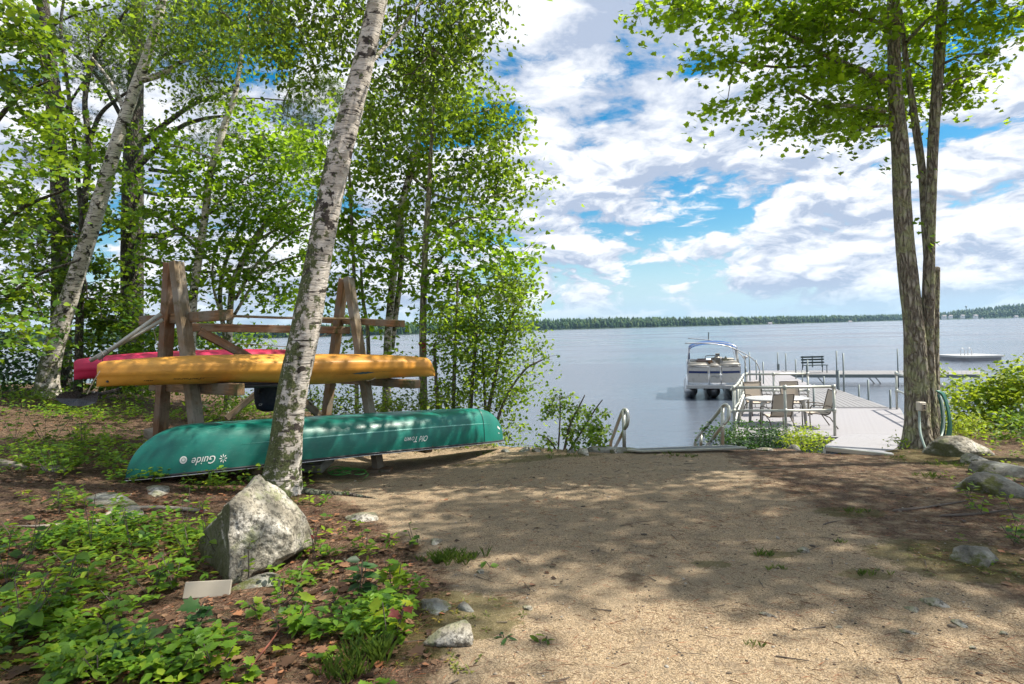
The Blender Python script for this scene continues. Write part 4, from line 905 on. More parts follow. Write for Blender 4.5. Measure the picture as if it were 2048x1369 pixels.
# ---------------------------------------------------------------- pontoon boat
bd_ = 27.6; bW = 112 / FPX * bd_ * .96
bc = P(1430, 798, bd_); bc.z = 0
ya = math.atan2(-bc.x, bc.y) * .85
BM = T((bc.x, bc.y, 0)) @ Matrix.Rotation(ya, 4, 'Z')
bt = thing('pontoon_boat', 'cream pontoon boat with a blue bimini canopy moored at the dock', 'boat', M=BM)
def bx(name, c, sx, sy, sz, m, par=bt, b=.02):
    me = bevbox(sx, sy, sz, b).copy(); me.materials.clear(); return add(name, me, m, par, BM @ T(c))
LB = 6.4; hz = .62
def bl(p_): return BM @ Vector(p_)
bx('deck', (0, LB / 2, hz - .03), bW, LB, .12, M_alu)
bx('deck_edge', (0, .02, hz - .03), bW + .05, .08, .16, M_white)
for x_ in (-bW * .42, 0, bW * .42):
    MB().tube([bl((x_, .15, .42)), bl((x_, .45, .38)), bl((x_, .9, .30)), bl((x_, 1.4, .28)), bl((x_, LB, .28))], [.03, .17, .28, .31, .31], 20).build('pontoon', plain('pontoon_aluminium', (.33, .34, .35), .35, .7), bt, True)
for x_ in (-bW * .28, -bW * .14, bW * .14, bW * .28):
    MB().tube([bl((x_, .2, hz - .1)), bl((x_ * 1.3, 1.0, .35))], .02, 6).build('strut', M_alu, bt)
ph = .80; fx = bW * .47
M_panel = plain('boat_panel', (.47, .46, .44), .35, .1, var=.04, scale=2)
def panel(c0, c1, nm='panel', marks=False):
    """fence panel from c0 to c1 (xy), with stripe and frame"""
    c0 = Vector(c0 + (0,)); c1 = Vector(c1 + (0,)); d = (c1 - c0); L = d.length; d.normalize(); nrm = Vector((d.y, -d.x, 0)); mid = (c0 + c1) / 2
    A = (d, nrm, Vector((0, 0, 1)))
    mb = MB(); mb.box(mid + Vector((0, 0, hz + .10 + ph / 2)), L - .04, .02, ph - .1, A); mb.v = [bl(v) for v in mb.v]; p_ = mb.build(nm, M_panel, bt)
    mb = MB(); mb.box(mid + nrm * .016 + Vector((0, 0, hz + .10 + ph * .66)), L - .07, .006, .10, A); mb.v = [bl(v) for v in mb.v]; mb.build('stripe', M_navy, p_)
    mb = MB(); mb.tube([c0 + Vector((0, 0, hz + .06)), c0 + Vector((0, 0, hz + .1 + ph)), c1 + Vector((0, 0, hz + .1 + ph)), c1 + Vector((0, 0, hz + .06))], .018, 6, closed=True); mb.v = [bl(v) for v in mb.v]; mb.build('frame', M_alu, p_, True)
    if marks:
        mb = MB(); mb.tube([mid + nrm * .03 + Vector((-.18, 0, hz + .42)), mid + nrm * .03 + Vector((0, 0, hz + .47)), mid + nrm * .03 + Vector((.08, 0, hz + .41)), mid + nrm * .03 + Vector((.2, 0, hz + .44))], .009, 4); mb.v = [bl(v) for v in mb.v]; mb.build('emblem', M_post, p_)
panel((-fx, .35), (-fx * .22, .12)); panel((-fx * .19, .12), (fx * .24, .12), 'gate', True); panel((fx * .27, .12), (fx, .35))
panel((-fx, LB - .3), (-fx, .38)); panel((fx, .38), (fx, LB - .3)); panel((fx, LB - .3), (-fx, LB - .3))
def cushion(c, sx, sy, sz, m=M_cream, nm='cushion'):
    bm = bmesh.new(); bmesh.ops.create_cube(bm, size=1)
    for v in bm.verts: v.co = Vector((v.co.x * sx, v.co.y * sy, v.co.z * sz))
    bmesh.ops.bevel(bm, geom=list(bm.edges), offset=min(sx, sy, sz) * .38, segments=3, affect='EDGES'); me = bpy.data.meshes.new('cushion'); bm.to_mesh(me); bm.free(); smooth_by_angle(me, 60); add(nm, me, m, bt, BM @ T(c))
tz_ = hz + .1 + ph
cushion((-fx * .60, .5, tz_ + .04), fx * .78, .5, .26); cushion((0.02, .42, tz_ + .02), fx * .42, .4, .22); cushion((fx * .63, .5, tz_ + .06), fx * .76, .55, .32)
cushion((-fx * .7, 2.2, tz_ + .02), .7, 1.6, .34); cushion((fx * .7, 2.4, tz_ + .05), .7, 1.4, .36); cushion((fx * .30, 3.6, tz_ + .15), .62, .6, .55)
cushion((-fx * .45, .62, tz_ + .22), .55, .4, .22, plain('taupe_cover', (.14, .11, .10), .8, var=.4, scale=9), 'folded_cover')
cushion((-fx * .12, .7, tz_ + .16), .30, .3, .18, plain('brown_towel', (.22, .12, .06), .9, var=.5, scale=20), 'towel')
me_ = plain('olive_cloth', (.20, .19, .12), .9, var=.4, scale=12)
cushion((fx * .48, .75, tz_ + .24), .30, .3, .34, me_, 'bag')
mb = MB(); mb.tube(spline([tuple(bl(v)) for v in ((-.32, 2.0, tz_ - .1), (-.32, 2.0, tz_ + .28), (-.25, 2.0, tz_ + .38), (0, 2.0, tz_ + .40), (.30, 2.0, tz_ + .38), (.38, 2.0, tz_ + .28), (.38, 2.0, tz_ - .1))], 4), .022, 8); mb.build('grab_rail', M_alu, bt, True)
# bimini
by0, by1 = .7, 3.6; topz = CH + (672 - 682) * 0 + P(1425, 683, bd_ + 1.5).z - CH
topz = P(1425, 683, bd_ + 1.0).z; bw2 = fx * .93
def arch(y, dz=0, n=24): return [bl((bw2 * math.sin(a) if True else 0, y, topz - .36 + .36 * math.cos(a) ** .8 + dz)) for a in np.linspace(-1.45, 1.45, n)]
V = []; NY = 9; NX = 25
for j in range(NY):
    yy = by0 + (by1 - by0) * j / (NY - 1); sag = -.035 * (math.sin(j / (NY - 1) * 3 * math.pi) ** 2)
    for a in np.linspace(-1.5, 1.5, NX): V.append(tuple(Vector((bw2 * math.sin(a), yy, topz - .36 + .36 * max(0, math.cos(a)) ** .75 + sag - (.13 if j in (0, NY - 1) else 0)))))
idx = np.arange(NX * NY).reshape(NY, NX); F4 = np.stack([idx[:-1, :-1], idx[:-1, 1:], idx[1:, 1:], idx[1:, :-1]], -1).reshape(-1, 4)
me = mesh_np('canopy', V, [F4], True); add('canopy', me, M_blue, bt, BM)
for yy in (by0, (by0 + by1) / 2, by1):
    pts = [bl((-fx, 1.9 + (yy - 2.1) * .35, tz_)), bl((-bw2 * 1.0, yy, topz - .40))] + [v for v in arch(yy, -.05)] + [bl((bw2 * 1.0, yy, topz - .40)), bl((fx, 1.9 + (yy - 2.1) * .35, tz_))]
    MB().tube(pts, .018, 6).build('bow', M_alu, bt, True)
for s in (-1, 1):
    mb = MB(); mb.box((s * bw2 * 1.0, by0 + .15, topz - .55), .05, .12, .55); mb.v = [bl(v) for v in mb.v]; mb.build('strap', M_navy if s < 0 else M_decal, bt)
MB().tube([P(1417, 665, bd_ + 6), P(1417, 690, bd_ + 6)], .03, 6).build('antenna', M_post, bt)
MB().tube([bl((fx * .98, 1.0, tz_)), bl((fx * .90, .9, topz - .4))], .05, 8).build('boot', M_white, bt, True)
# mooring whips
def whip(label, pts):
    t_ = thing('mooring_whip', label, 'mooring whip', P(*pts[0])); MB().tube(spline([tuple(P(*p_)) for p_ in pts], 6), .022, 6).build('rod', M_white, t_, True)
    q = Vector(P(*pts[0])); MB().tube([q - Vector((0, 0, .3)), q + Vector((0, 0, .15))], .05, 8).build('base', M_post, t_, True)
whip('long white mooring whip arching over the boat from the dock', [(1520, 752, 25.5), (1518, 736, 25.5), (1506, 719, 25.4), (1480, 703, 25.3), (1450, 692, 25.3), (1410, 687, 25.2), (1370, 687, 25.2)])
whip('second white mooring whip arching from the dock behind the canopy', [(1491, 740, 30), (1490, 722, 30), (1478, 706, 30.2), (1455, 692, 30.4), (1425, 682, 30.6), (1376, 677, 31)])
# ---------------------------------------------------------------- steps platform and handrails
S0, S1, S2, S3 = [PG(*a) for a in ((1283, 909), (1494, 904), (1455, 893), (1258, 899))]
S1 = PG(1494, 904); sz = max(S0.z, S1.z) + .045
S0, S1 = [Vector((v.x, v.y, sz)) for v in (S0, S1)]; S2 = PZ(1452, 890.5, sz); S3 = PZ(1254, 898.5, sz)
sp = thing('step_platform', 'grey ribbed aluminium platform at the top of the water steps', 'platform', S0)
plank_row((S0, S1, S2, S3), 26, True, .14, .02, plain('ribbed_aluminium', (.13, .14, .135), .6, .3, var=.2, scale=9), sp, 'slat')
for a_, b_ in ((S0, S1), (S1, S2), (S2, S3), (S3, S0)): beam('frame', a_ - Vector((0, 0, .012)), b_ - Vector((0, 0, .012)), .018, .03, M_metal, sp)
def handrail(label, curve, postp, low, short=None):
    t_ = thing('handrail', label, 'handrail', P(*postp[-1]))
    MB().tube(spline([tuple(P(*c_)) for c_ in curve], 6), .026, 10).build('rail', M_metal, t_, True)
    MB().tube([P(*c_) for c_ in postp], .026, 10).build('post', M_metal, t_, True); MB().tube([P(*c_) for c_ in low], .024, 10).build('lower_rail', M_metal, t_, True)
    if short: MB().tube([P(*c_) for c_ in short], .024, 10).build('post', M_metal, t_, True)
handrail('left curved metal handrail of the water steps', [(1221, 905, 9.6), (1222, 885, 9.5), (1228, 868, 9.3), (1240, 835, 8.8), (1247, 821, 8.6), (1253, 822, 8.5), (1256, 836, 8.45), (1254, 850, 8.45), (1249, 858, 8.5)],
         [(1247, 820, 8.55), (1249, 912, 8.45)], [(1250, 857, 8.5), (1229, 898, 9.4)])
handrail('right curved metal handrail of the water steps', [(1390, 895, 10.4), (1391, 884, 10.3), (1400, 869, 10.0), (1430, 833, 9.1), (1443, 816, 8.8), (1450, 810, 8.7), (1457, 815, 8.65), (1458, 830, 8.6), (1455, 840, 8.6), (1447, 849, 8.6)],
         [(1445, 815, 8.75), (1445, 896, 8.7)], [(1444, 853, 8.7), (1412, 893, 9.6)], [(1402, 867, 10.0), (1402, 893, 9.9)])
# ---------------------------------------------------------------- outlet box, conduit, hose on the maple
md = 7.55
q = P(1842, 813, md); ob = thing('outlet_box', 'beige outdoor outlet box on the maple trunk', 'outlet box', q)
def lb_(name, c, sx, sy, sz, m, par, b=.008): me = bevbox(sx, sy, sz, b).copy(); me.materials.clear(); add(name, me, m, par, T(c))
lb_('housing', q, .085, .08, .11, M_box, ob); lb_('cover', q + Vector((.008, -.045, -.004)), .055, .012, .075, plain('tan_cover', (.36, .30, .22), .5), ob, .004)
for z in (-.015, .015): lb_('socket', q + Vector((.008, -.053, z)), .022, .004, .018, M_black, ob, .001)
mb = MB(); mb.tube(spline([tuple(P(*c_)) for c_ in ((1839, 822, md), (1839, 845, md - .02), (1841, 868, md - .1), (1846, 885, md - .16), (1850, 896, md - .2), (1851, 904, md - .2))], 5), .014, 8); mb.build('conduit', M_hose2, None, True, label='pale grey conduit running down the maple from the outlet box', cat='conduit')
mb = MB(); mb.tube(spline([tuple(P(*c_)) for c_ in ((1852, 903, md - .2), (1862, 899, md - .2), (1876, 886, md - .15), (1885, 866, md), (1888, 840, md + .05), (1884, 805, md + .1), (1876, 782, md + .2))], 6), .012, 8); mb.build('hose_end', M_hose2, None, True, label='pale green hose end curling from the ground up to the coil', cat='hose')
hs = MB()
for k in range(7):
    o_ = k * 1.7; hs.tube(spline([tuple(P(x_ + o_ * .55, y_ + (o_ if y_ > 800 else 0), md + .15 + k * .012)) for x_, y_ in ((1872, 782), (1884, 790), (1893, 815), (1897, 845), (1893, 872), (1886, 876), (1882, 868), (1884, 840), (1881, 810), (1876, 790))], 5), .010, 6)
hs.build('garden_hose', M_hose, None, True, label='dark green garden hose coiled on the right side of the maple', cat='hose')
# ---------------------------------------------------------------- kayak rack
rk = thing('boat_rack', 'weathered timber A-frame rack carrying a canoe and two kayaks', 'boat rack', PG(480, 960))
def toground(a, b):
    """extend a->b until it meets the ground"""
    a = Vector(a); d = (Vector(b) - a).normalized(); p_ = a.copy()
    for _ in range(400):
        if p_.z < Gz(p_.x, p_.y) - .04: break
        p_ += d * .01
    return p_
def leg(a, b, m=M_wood, wd=.14, h=.085, up=(.857, -.515, 0)): beam('leg', a, toground(a, b), h, wd, m, rk, up=up)
leg(P(342, 526, 6.78), P(322, 850, 6.95), M_woodred, up=(0.3, .95, 0)); leg(P(353, 525, 6.66), P(391, 838, 6.38), M_wood2, up=(0.3, .95, 0))
leg(P(688, 558, 8.28), P(654, 820, 8.5), M_wood, up=(0.3, .95, 0)); leg(P(697, 557, 8.14), P(757, 937, 7.45), M_wood2, up=(0.3, .95, 0))
beam('arm', P(285, 642, 7.25), P(459, 630, 6.22), .09, .11, M_wood, rk); beam('arm', P(305, 771, 7.12), P(482, 780, 6.2), .09, .12, M_wood, rk)
beam('arm', P(296, 866, 7.25), P(520, 938, 6.35), .11, .11, M_wood2, rk)
beam('arm', P(640, 640, 8.75), P(805, 648, 7.62), .09, .085, M_wood, rk); beam('arm', P(640, 757, 8.7), P(835, 769, 7.5), .11, .10, M_wood, rk)
beam('arm', P(700, 866, 8.75), P(858, 897, 7.6), .12, .11, M_wood, rk)
beam('rail', P(366, 655, 6.85), P(699, 661, 8.28), .045, .095, M_woodred, rk)
beam('brace', P(398, 662, 6.95), P(520, 727, 7.6), .045, .10, M_woodred, rk); beam('brace', P(452, 838, 7.25), P(512, 788, 7.5), .045, .07, M_wood2, rk)
beam('brace', P(600, 796, 7.7), P(640, 832, 7.9), .045, .09, M_wood2, rk)
q = toground(P(697, 557, 8.14), P(757, 937, 7.45)); beam('foot_block', q + Vector((-.14, -.03, .04)), q + Vector((.15, -.03, .03)), .2, .09, M_wood, rk)
for a_, d_ in (((352, 536), 6.60), ((700, 572), 8.07), ((362, 634), 6.52)):
    q = P(*a_, d_); MB().tube([q, q + Vector((0, -.015, 0))], .012, 8).build('bolt', M_metal, rk)
# grey pole resting across both top arms
ob = MB(); ob.tube([P(452, 632, 6.4), P(560, 636, 6.9), P(700, 638, 7.9)], .014, 8); ob.build('pole', M_wood2, None, label='thin grey wooden pole lying across the top arms of the rack', cat='pole')
ob = MB(); ob.tube([P(470, 688, 7.2), P(530, 691, 7.5), P(570, 694, 7.7), P(660, 668, 8.1), P(690, 655, 8.2)], .006, 6); ob.build('rope', M_rope, None, label='thin tan rope sagging under the long rail of the rack', cat='rope')
o_ = MB(); o_.tube([P(840, 688, 10.3), P(845, 690, 10.25), P(851, 688, 10.3), P(847, 694, 10.26), P(849, 704, 10.26)], .035, 6); o_.build('ribbon', plain('faded_red_ribbon', (.25, .03, .03), .8), None, label='faded red ribbon tied round the slim dark maple stem', cat='ribbon')
# ---------------------------------------------------------------- canoe (upside down)
def frame(p0, p1):
    x = (p1 - p0); L = x.length; x.normalize(); y = Vector((0, 0, 1)).cross(x).normalized(); z = x.cross(y)
    return Matrix(((x.x, y.x, z.x, p0.x), (x.y, y.y, z.y, p0.y), (x.z, y.z, z.z, p0.z), (0, 0, 0, 1))), L
cM, cL = frame(P(251, 957, 5.75), P(1006, 880, 8.8))
def canoe_pt(t, v, side=-1, off=0.0):
    """t 0..1 along, v 0 gunwale .. 1 keel"""
    e = abs(2 * t - 1); s = min(t, 1 - t) * cL
    b = .445 * max(0, 1 - e ** 2.5) ** .85
    zg = .085 * (1 - e ** 2.2); a = .62
    zk = .475 * (1 - (1 - min(1, s / a)) ** 2.3) ** .5 if s < a else .475
    zk = max(zk, zg + .0)
    ph = v * math.pi / 2; p1 = .50 + .55 * e ** 5; p2 = .86 + .25 * e ** 4
    y = b * max(0, math.cos(ph)) ** p1; z = zg + (zk - zg) * math.sin(ph) ** p2
    return Vector((t * cL, side * (y + off), z + off * math.sin(ph)))
ts = [.5 - .5 * math.cos(math.pi * i / 90) for i in range(91)]
cn = thing('canoe', 'dark green canoe upside down on the lowest arms of the rack', 'canoe', M=cM)
V = []; nv = 25
vv = [-1 + 2 * i / (nv - 1) for i in range(nv)]
for t in ts:
    for v in vv: V.append(canoe_pt(t, 1 - abs(v), -1 if v < 0 else 1))
idx = np.arange(len(V)).reshape(len(ts), nv); F4 = np.stack([idx[:-1, :-1], idx[1:, :-1], idx[1:, 1:], idx[:-1, 1:]], -1).reshape(-1, 4)
add('hull', mesh_np('hull', [tuple(v) for v in V], [F4], True), M_canoe, cn, cM)
def gunline(side, dz=0, dy=0): return [cM @ (canoe_pt(t, 0, side) + Vector((0, side * dy, dz))) for t in ts]
for sd in (-1, 1):
    MB().tube(gunline(sd, -.006, .004), .013, 6).build('gunwale', M_black, cn, True)
    MB().tube(gunline(sd, -.022, .006), .0065, 6).build('trim', M_alu, cn, True)
for t in (.3, .68):
    MB().tube([cM @ canoe_pt(t, 0, -1), cM @ canoe_pt(t, 0, 1)], .018, 8).build('thwart', M_wood, cn)
# pale line along the chine: crease glare painted on, with scratches
def strip(fn, t0, t1, v0, v1, hw, n=60, off=.0025):
    V = []; 
    for i in range(n + 1):
        u = i / n; t = t0 + (t1 - t0) * u; v = v0 + (v1 - v0) * u + .012 * math.sin(u * math.pi); k = hw * min(1, 6 * u, 6 * (1 - u))
        V += [tuple(fn(t, v - k, -1, off)), tuple(fn(t, v, -1, off * 1.6)), tuple(fn(t, v + k, -1, off))]
    F_ = [(3 * i + a, 3 * i + 3 + a, 3 * i + 4 + a, 3 * i + 1 + a) for i in range(n) for a in (0, 1)]
    return mesh_np('scratch_glare', V, [F_], True)
M_scratchglare = plain('scratch_glare_plastic', (.16, .42, .36), .35, var=.3, scale=25)
add('scratch_glare', strip(canoe_pt, .20, .93, .33, .37, .012), M_scratchglare, cn, cM)
def textmesh(s, size, shear=0, extr=0):
    cu = bpy.data.curves.new('txt', 'FONT'); cu.body = s; cu.size = size; cu.shear = shear; cu.resolution_u = 3
    o = bpy.data.objects.new('txt', cu); COL.objects.link(o); dg = bpy.context.evaluated_depsgraph_get(); me = bpy.data.meshes.new_from_object(o.evaluated_get(dg))
    COL.objects.unlink(o); bpy.data.objects.remove(o); return me
def decal(name, me, fn, t0, v0, L, m, par, M, kx=1, arc=.55, off=.003):
    """lay a flat mesh on the hull, upside down, reading from right to left"""
    for v in me.vertices: v.co = fn(t0 - v.co.x * kx / L, v0 - v.co.y / arc, -1, off)
    me.update(); return add(name, me, m, par, M)
def t_at(px, v=.17):
    return min(np.linspace(.02, .98, 400), key=lambda t: abs((lambda w_: CX + FPX * (w_.x * _c - (w_.z - CH) * _s) / w_.y)(cM @ canoe_pt(t, v)) - px))
tG = t_at(434); tO = t_at(857, .2)
decal('lettering', textmesh('Guide', .085, .35), canoe_pt, tG, .19, cL, M_decal, cn, cM)
decal('lettering', textmesh('Old Town', .082, .5), canoe_pt, tO, .20, cL, M_decal, cn, cM)
def flower(r, n=8):
    bm = bmesh.new()
    for i in range(n):
        a = i * 2 * math.pi / n; d = Vector((math.cos(a), math.sin(a), 0)); s = Vector((-d.y, d.x, 0))
        bm.faces.new([bm.verts.new(p_) for p_ in (d * r * .2 - s * r * .03, d * r * .75 - s * r * .13, d * r, d * r * .75 + s * r * .13)])
    me = bpy.data.meshes.new('flower'); bm.to_mesh(me); bm.free(); return me
def disc(r, r0=0, n=28):
    me = bpy.data.meshes.new('disc'); V = [(math.cos(6.2832 * i / n) * r, math.sin(6.2832 * i / n) * r, 0) for i in range(n)] + [(math.cos(6.2832 * i / n) * r0, math.sin(6.2832 * i / n) * r0, 0) for i in range(n)]
    me.from_pydata(V, [], [(i, (i + 1) % n, n + (i + 1) % n, n + i) for i in range(n)]); return me
me = flower(.036); [setattr(v, 'co', v.co + Vector((-.055, .03, 0))) for v in me.vertices]; decal('emblem', me, canoe_pt, tG, .19, cL, M_decal, cn, cM)
me = disc(.030, .002); [setattr(v, 'co', v.co + Vector((.28, .005, 0))) for v in me.vertices]; decal('emblem', me, canoe_pt, tG, .19, cL, M_decal, cn, cM)
me = disc(.020, .011); [setattr(v, 'co', v.co + Vector((.28, .005, 0))) for v in me.vertices]; decal('emblem_ring', me, canoe_pt, tG, .19, cL, plain('dim_decal', (.35, .42, .36), .6), cn, cM, off=.0045)
me = bpy.data.meshes.new('st'); me.from_pydata([(x * .07, y * .035, 0) for y in (0, .5, 1) for x in (0, .25, .5, .75, 1)], [], [(j * 5 + i, j * 5 + i + 1, j * 5 + i + 6, j * 5 + i + 5) for j in (0, 1) for i in range(4)])
decal('sticker', me, canoe_pt, .975, .42, cL, M_decal, cn, cM)
me = bpy.data.meshes.new('st'); me.from_pydata([(x * .05, y * .008 + x * .01, 0) for y in (0, 1) for x in (0, .25, .5, .75, 1)], [], [(i, i + 1, i + 6, i + 5) for i in range(4)])
decal('sticker', me, canoe_pt, .972, .24, cL, M_decal, cn, cM)
# tie cord round the right end
ob = MB(); ob.tube([cM @ canoe_pt(.885, v, -1, .006) for v in [i / 14 for i in range(15)]] , .0035, 5); ob.build('tie_cord', M_black, None, label='thin black cord tied round the right end of the green canoe', cat='cord')
# ---------------------------------------------------------------- kayaks (upside down)
def kayak(label, pl, pr, hgt, wd, m, stern=.0, deckdip=.10):
    M, L = frame(pl, pr)
    def pt(t, v, side=-1, off=0.0):
        # v 0 = keel (top), 1 = deck centre (bottom)
        e = abs(2 * t - 1); bl = .34 if t < .5 else .0
        b = wd / 2 * (max(0, 1 - e ** 2.3)) ** .75
        if t < .5: b = max(b, .035 * min(1, t * 60))
        ks = min(t, 1 - t) * L
        zt = hgt * (1 - .22 * e ** 3)
        if t > .5: zt *= (1 - max(0, 1 - (1 - t) * L / .16) ** 2.2 * .80)
        else: zt *= 1 - .12 * max(0, 1 - t * L / .05) ** 2
        zb = -deckdip * (math.exp(-((t - .56) / .17) ** 2))
        zs = zt * .34 + zb * .1 + .03 * e                      # seam / chine level
        if v < .5:
            ph = v / .5 * math.pi / 2
            y = b * math.sin(ph) ** (.62 + .5 * e ** 3); z = zs + (zt - zs) * math.cos(ph) ** .72
            y += .010 * math.exp(-((v - .5) / .05) ** 2)
        else:
            ph = (v - .5) / .5 * math.pi / 2
            y = b * (.94 * math.cos(ph) ** .75) + .010 * math.exp(-((v - .5) / .05) ** 2); z = zb + (zs - zb) * (1 - math.sin(ph) ** 1.3)
        ridge = .020 * math.exp(-((v - .36) / .03) ** 2) * (1 - e ** 4)
        return Vector((t * L, side * (y + ridge + off), z))
    t_ = thing('kayak', label, 'kayak', M=M); tt = [.5 - .5 * math.cos(math.pi * i / 70) for i in range(71)]; nr = 44; V = []
    for t in tt:
        for i in range(nr):
            v = i / nr * 2; V.append(pt(t, v if v <= 1 else 2 - v, -1 if v <= 1 else 1))
    idx = np.arange(len(V)).reshape(len(tt), nr); nx = np.roll(idx, -1, 1)
    F4 = np.stack([idx[:-1], idx[1:], nx[1:], nx[:-1]], -1).reshape(-1, 4)
    me = mesh_np('hull', [tuple(v) for v in V], [F4], True); add('hull', me, m, t_, M); 
    cap = mesh_np('end_cap', [tuple(pt(0.0005, (i / nr * 2 if i / nr * 2 <= 1 else 2 - i / nr * 2), -1 if i / nr * 2 <= 1 else 1)) for i in range(nr)], [[tuple(range(nr))]]); add('end_cap', cap, m, t_, M)
    return t_, M, L, pt
ky, kM, kL, kpt = kayak('faded yellow kayak upside down on the middle arms of the rack', P(193, 774, 5.85), P(870, 753, 8.15), .305, .66, M_kayak, deckdip=.05)
kr, rM, rL, rpt = kayak('shorter red kayak upside down behind the yellow kayak', P(148, 760, 7.15), P(610, 735, 9.0), .30, .60, M_red, deckdip=.04)
def decal2(name, me, fn, t0, v0, L, m, par, M, arc=.85, off=.004):
    for v in me.vertices: v.co = fn(t0 - v.co.x / L, v0 + v.co.y / arc, -1, off)
    me.update(); return add(name, me, m, par, M)
def scribble(kind):
    """short pen strokes standing for the worn script on the hull"""
    mb = MB(); xs = [0]
    def st(pts, r=.0032):
        for a, b in zip(pts[:-1], pts[1:]):
            a = Vector(a + (0,)); b = Vector(b + (0,)); d = (b - a).normalized(); s = Vector((-d.y, d.x, 0)) * r; k = len(mb.v); mb.v += [a - s, b - s, b + s, a + s]; mb.f.append((k, k + 1, k + 2, k + 3))
    x = 0
    for ch in kind:
        if ch == 'm': st([(x, 0), (x + .01, .03), (x + .018, .004), (x + .03, .03), (x + .036, .002)]); x += .042
        elif ch == 't': st([(x, 0), (x + .014, .046)]); st([(x - .004, .034), (x + .028, .038)]); x += .026
        elif ch == 'x': st([(x, 0), (x + .03, .03)]); st([(x + .002, .03), (x + .026, .0)]); x += .035
        elif ch == 'i': st([(x, 0), (x + .009, .028)]); x += .02
        elif ch == 'o': st([(x, .008), (x + .008, .026), (x + .022, .026), (x + .02, .006), (x, .008)]); x += .03
        elif ch == 'r': st([(x, 0), (x + .01, .03)]); st([(x + .007, .02), (x + .026, .03)]); x += .028
        elif ch == '_': st([(x - .01, -.004), (x + .14, -.010)], .002); x += .1
        else: x += .02
    return mb.mesh('script')
decal2('lettering', scribble('_rtmitmrox '), kpt, .265, .66, kL, M_ink, ky, kM)
decal2('lettering', scribble('oxi'), kpt, .12, .7, kL, M_ink, ky, kM)
# leaf shaped slate coloured emblem
me = bpy.data.meshes.new('leafmark'); V = []; Fq = []
for i in range(17):
    u = i / 16; w_ = .030 * math.sin(math.pi * u) ** .6 * (1 + .25 * math.sin(u * 23)); V += [(u * .27, -w_, 0), (u * .27 + .01, 0, 0), (u * .27 + .02, w_ * .8, 0)]
for i in range(16): Fq += [(3 * i, 3 * i + 3, 3 * i + 4, 3 * i + 1), (3 * i + 1, 3 * i + 4, 3 * i + 5, 3 * i + 2)]
me.from_pydata(V, [], Fq); decal2('emblem', me, kpt, .735, .60, kL, M_slate, ky, kM, off=.005)
me = scribble('_______'); decal2('pinstripe', me, kpt, .80, .60, kL, M_ink, ky, kM)
# drain plug, end loop, cockpit rim
MB().tube([kM @ kpt(.022, .72, -1, .002), kM @ kpt(.022, .72, -1, .012)], .012, 10).build('plug', M_black, ky)
ring = []
for i in range(33):
    a = i / 32 * 2 * math.pi; ring.append(kM @ Vector((kL * (.40 + .13 * math.cos(a)), .20 * math.sin(a), -.012 - .02)))
MB().tube(ring, .022, 8, closed=False).build('cockpit_rim', M_black, ky, True)
dark_slab = MB(); dark_slab.box(kM @ Vector((kL * .40, 0, -.005)), kL * .25, .36, .03, (Vector(kM.col[0][:3]), Vector(kM.col[1][:3]), Vector(kM.col[2][:3]))); dark_slab.build('cockpit', M_black, ky)  # black slab, its colour standing in for the shaded hollow
# black seat bag hanging under the cockpit
def lathe(prof, c, n=24, sx=1, sy=1):
    mb = MB(); c = Vector(c)
    for r_, z in prof:
        for k in range(n): a = 2 * math.pi * k / n; mb.v.append(c + Vector((math.cos(a) * r_ * sx, math.sin(a) * r_ * sy, z)))
    for i in range(len(prof) - 1):
        for k in range(n): l = (k + 1) % n; mb.f.append((i * n + k, i * n + l, (i + 1) * n + l, (i + 1) * n + k))
    mb.f.append(tuple(reversed(range(n)))); mb.f.append(tuple((len(prof) - 1) * n + k for k in range(n))); return mb
q = P(536, 823, 7.1)
bg_ = thing('dry_bag', 'dark navy bag hanging under the yellow kayak beside the big birch', 'bag', q)
lathe([(.06, 0), (.13, .03), (.155, .10), (.16, .22), (.155, .33), (.13, .40)], q, 24, .95, .7).build('body', plain('navy_cloth', (.008, .014, .03), .7, var=.5, scale=14, bump=.3), bg_, True)
MB().tube([q + Vector((-.10, -.03, .36)), q + Vector((-.05, -.11, .24)), q + Vector((.02, -.1, .2)), q + Vector((.06, -.09, .37))], .01, 6).build('strap', M_black, bg_, True)
tm = textmesh('CF', .035, .2); bo = q + Vector((-.06, -.117, .08))
for v in tm.vertices: v.co = Vector((v.co.x, 0, v.co.y))
add('mark', tm, M_decal, bg_, T(bo))
# bungee hook and loop
ob = MB(); ob.tube([P(619, 760, 7.4), P(620, 785, 7.4), P(622, 800, 7.4), P(626, 807, 7.4), P(621, 809, 7.4), P(618, 803, 7.4)], .006, 6); ob.build('bungee_cord', M_black, None, label='black bungee hook dangling under the yellow kayak right of the birch', cat='bungee cord')
ob = MB(); ob.tube([P(650, 775, 7.3), P(650, 757, 7.3), P(654, 750, 7.3), P(658, 757, 7.3), P(659, 768, 7.3)], .004, 6); ob.build('cord_loop', M_rope, None, label='small cord loop hanging below the emblem of the yellow kayak', cat='cord')
ob = MB(); ob.tube([P(722, 757, 7.45), P(735, 762, 7.4), P(745, 760, 7.4), P(752, 755, 7.45)], .006, 6); ob.build('strap_loop', M_rope, None, label='tan strap loop sagging under the right half of the yellow kayak', cat='strap')
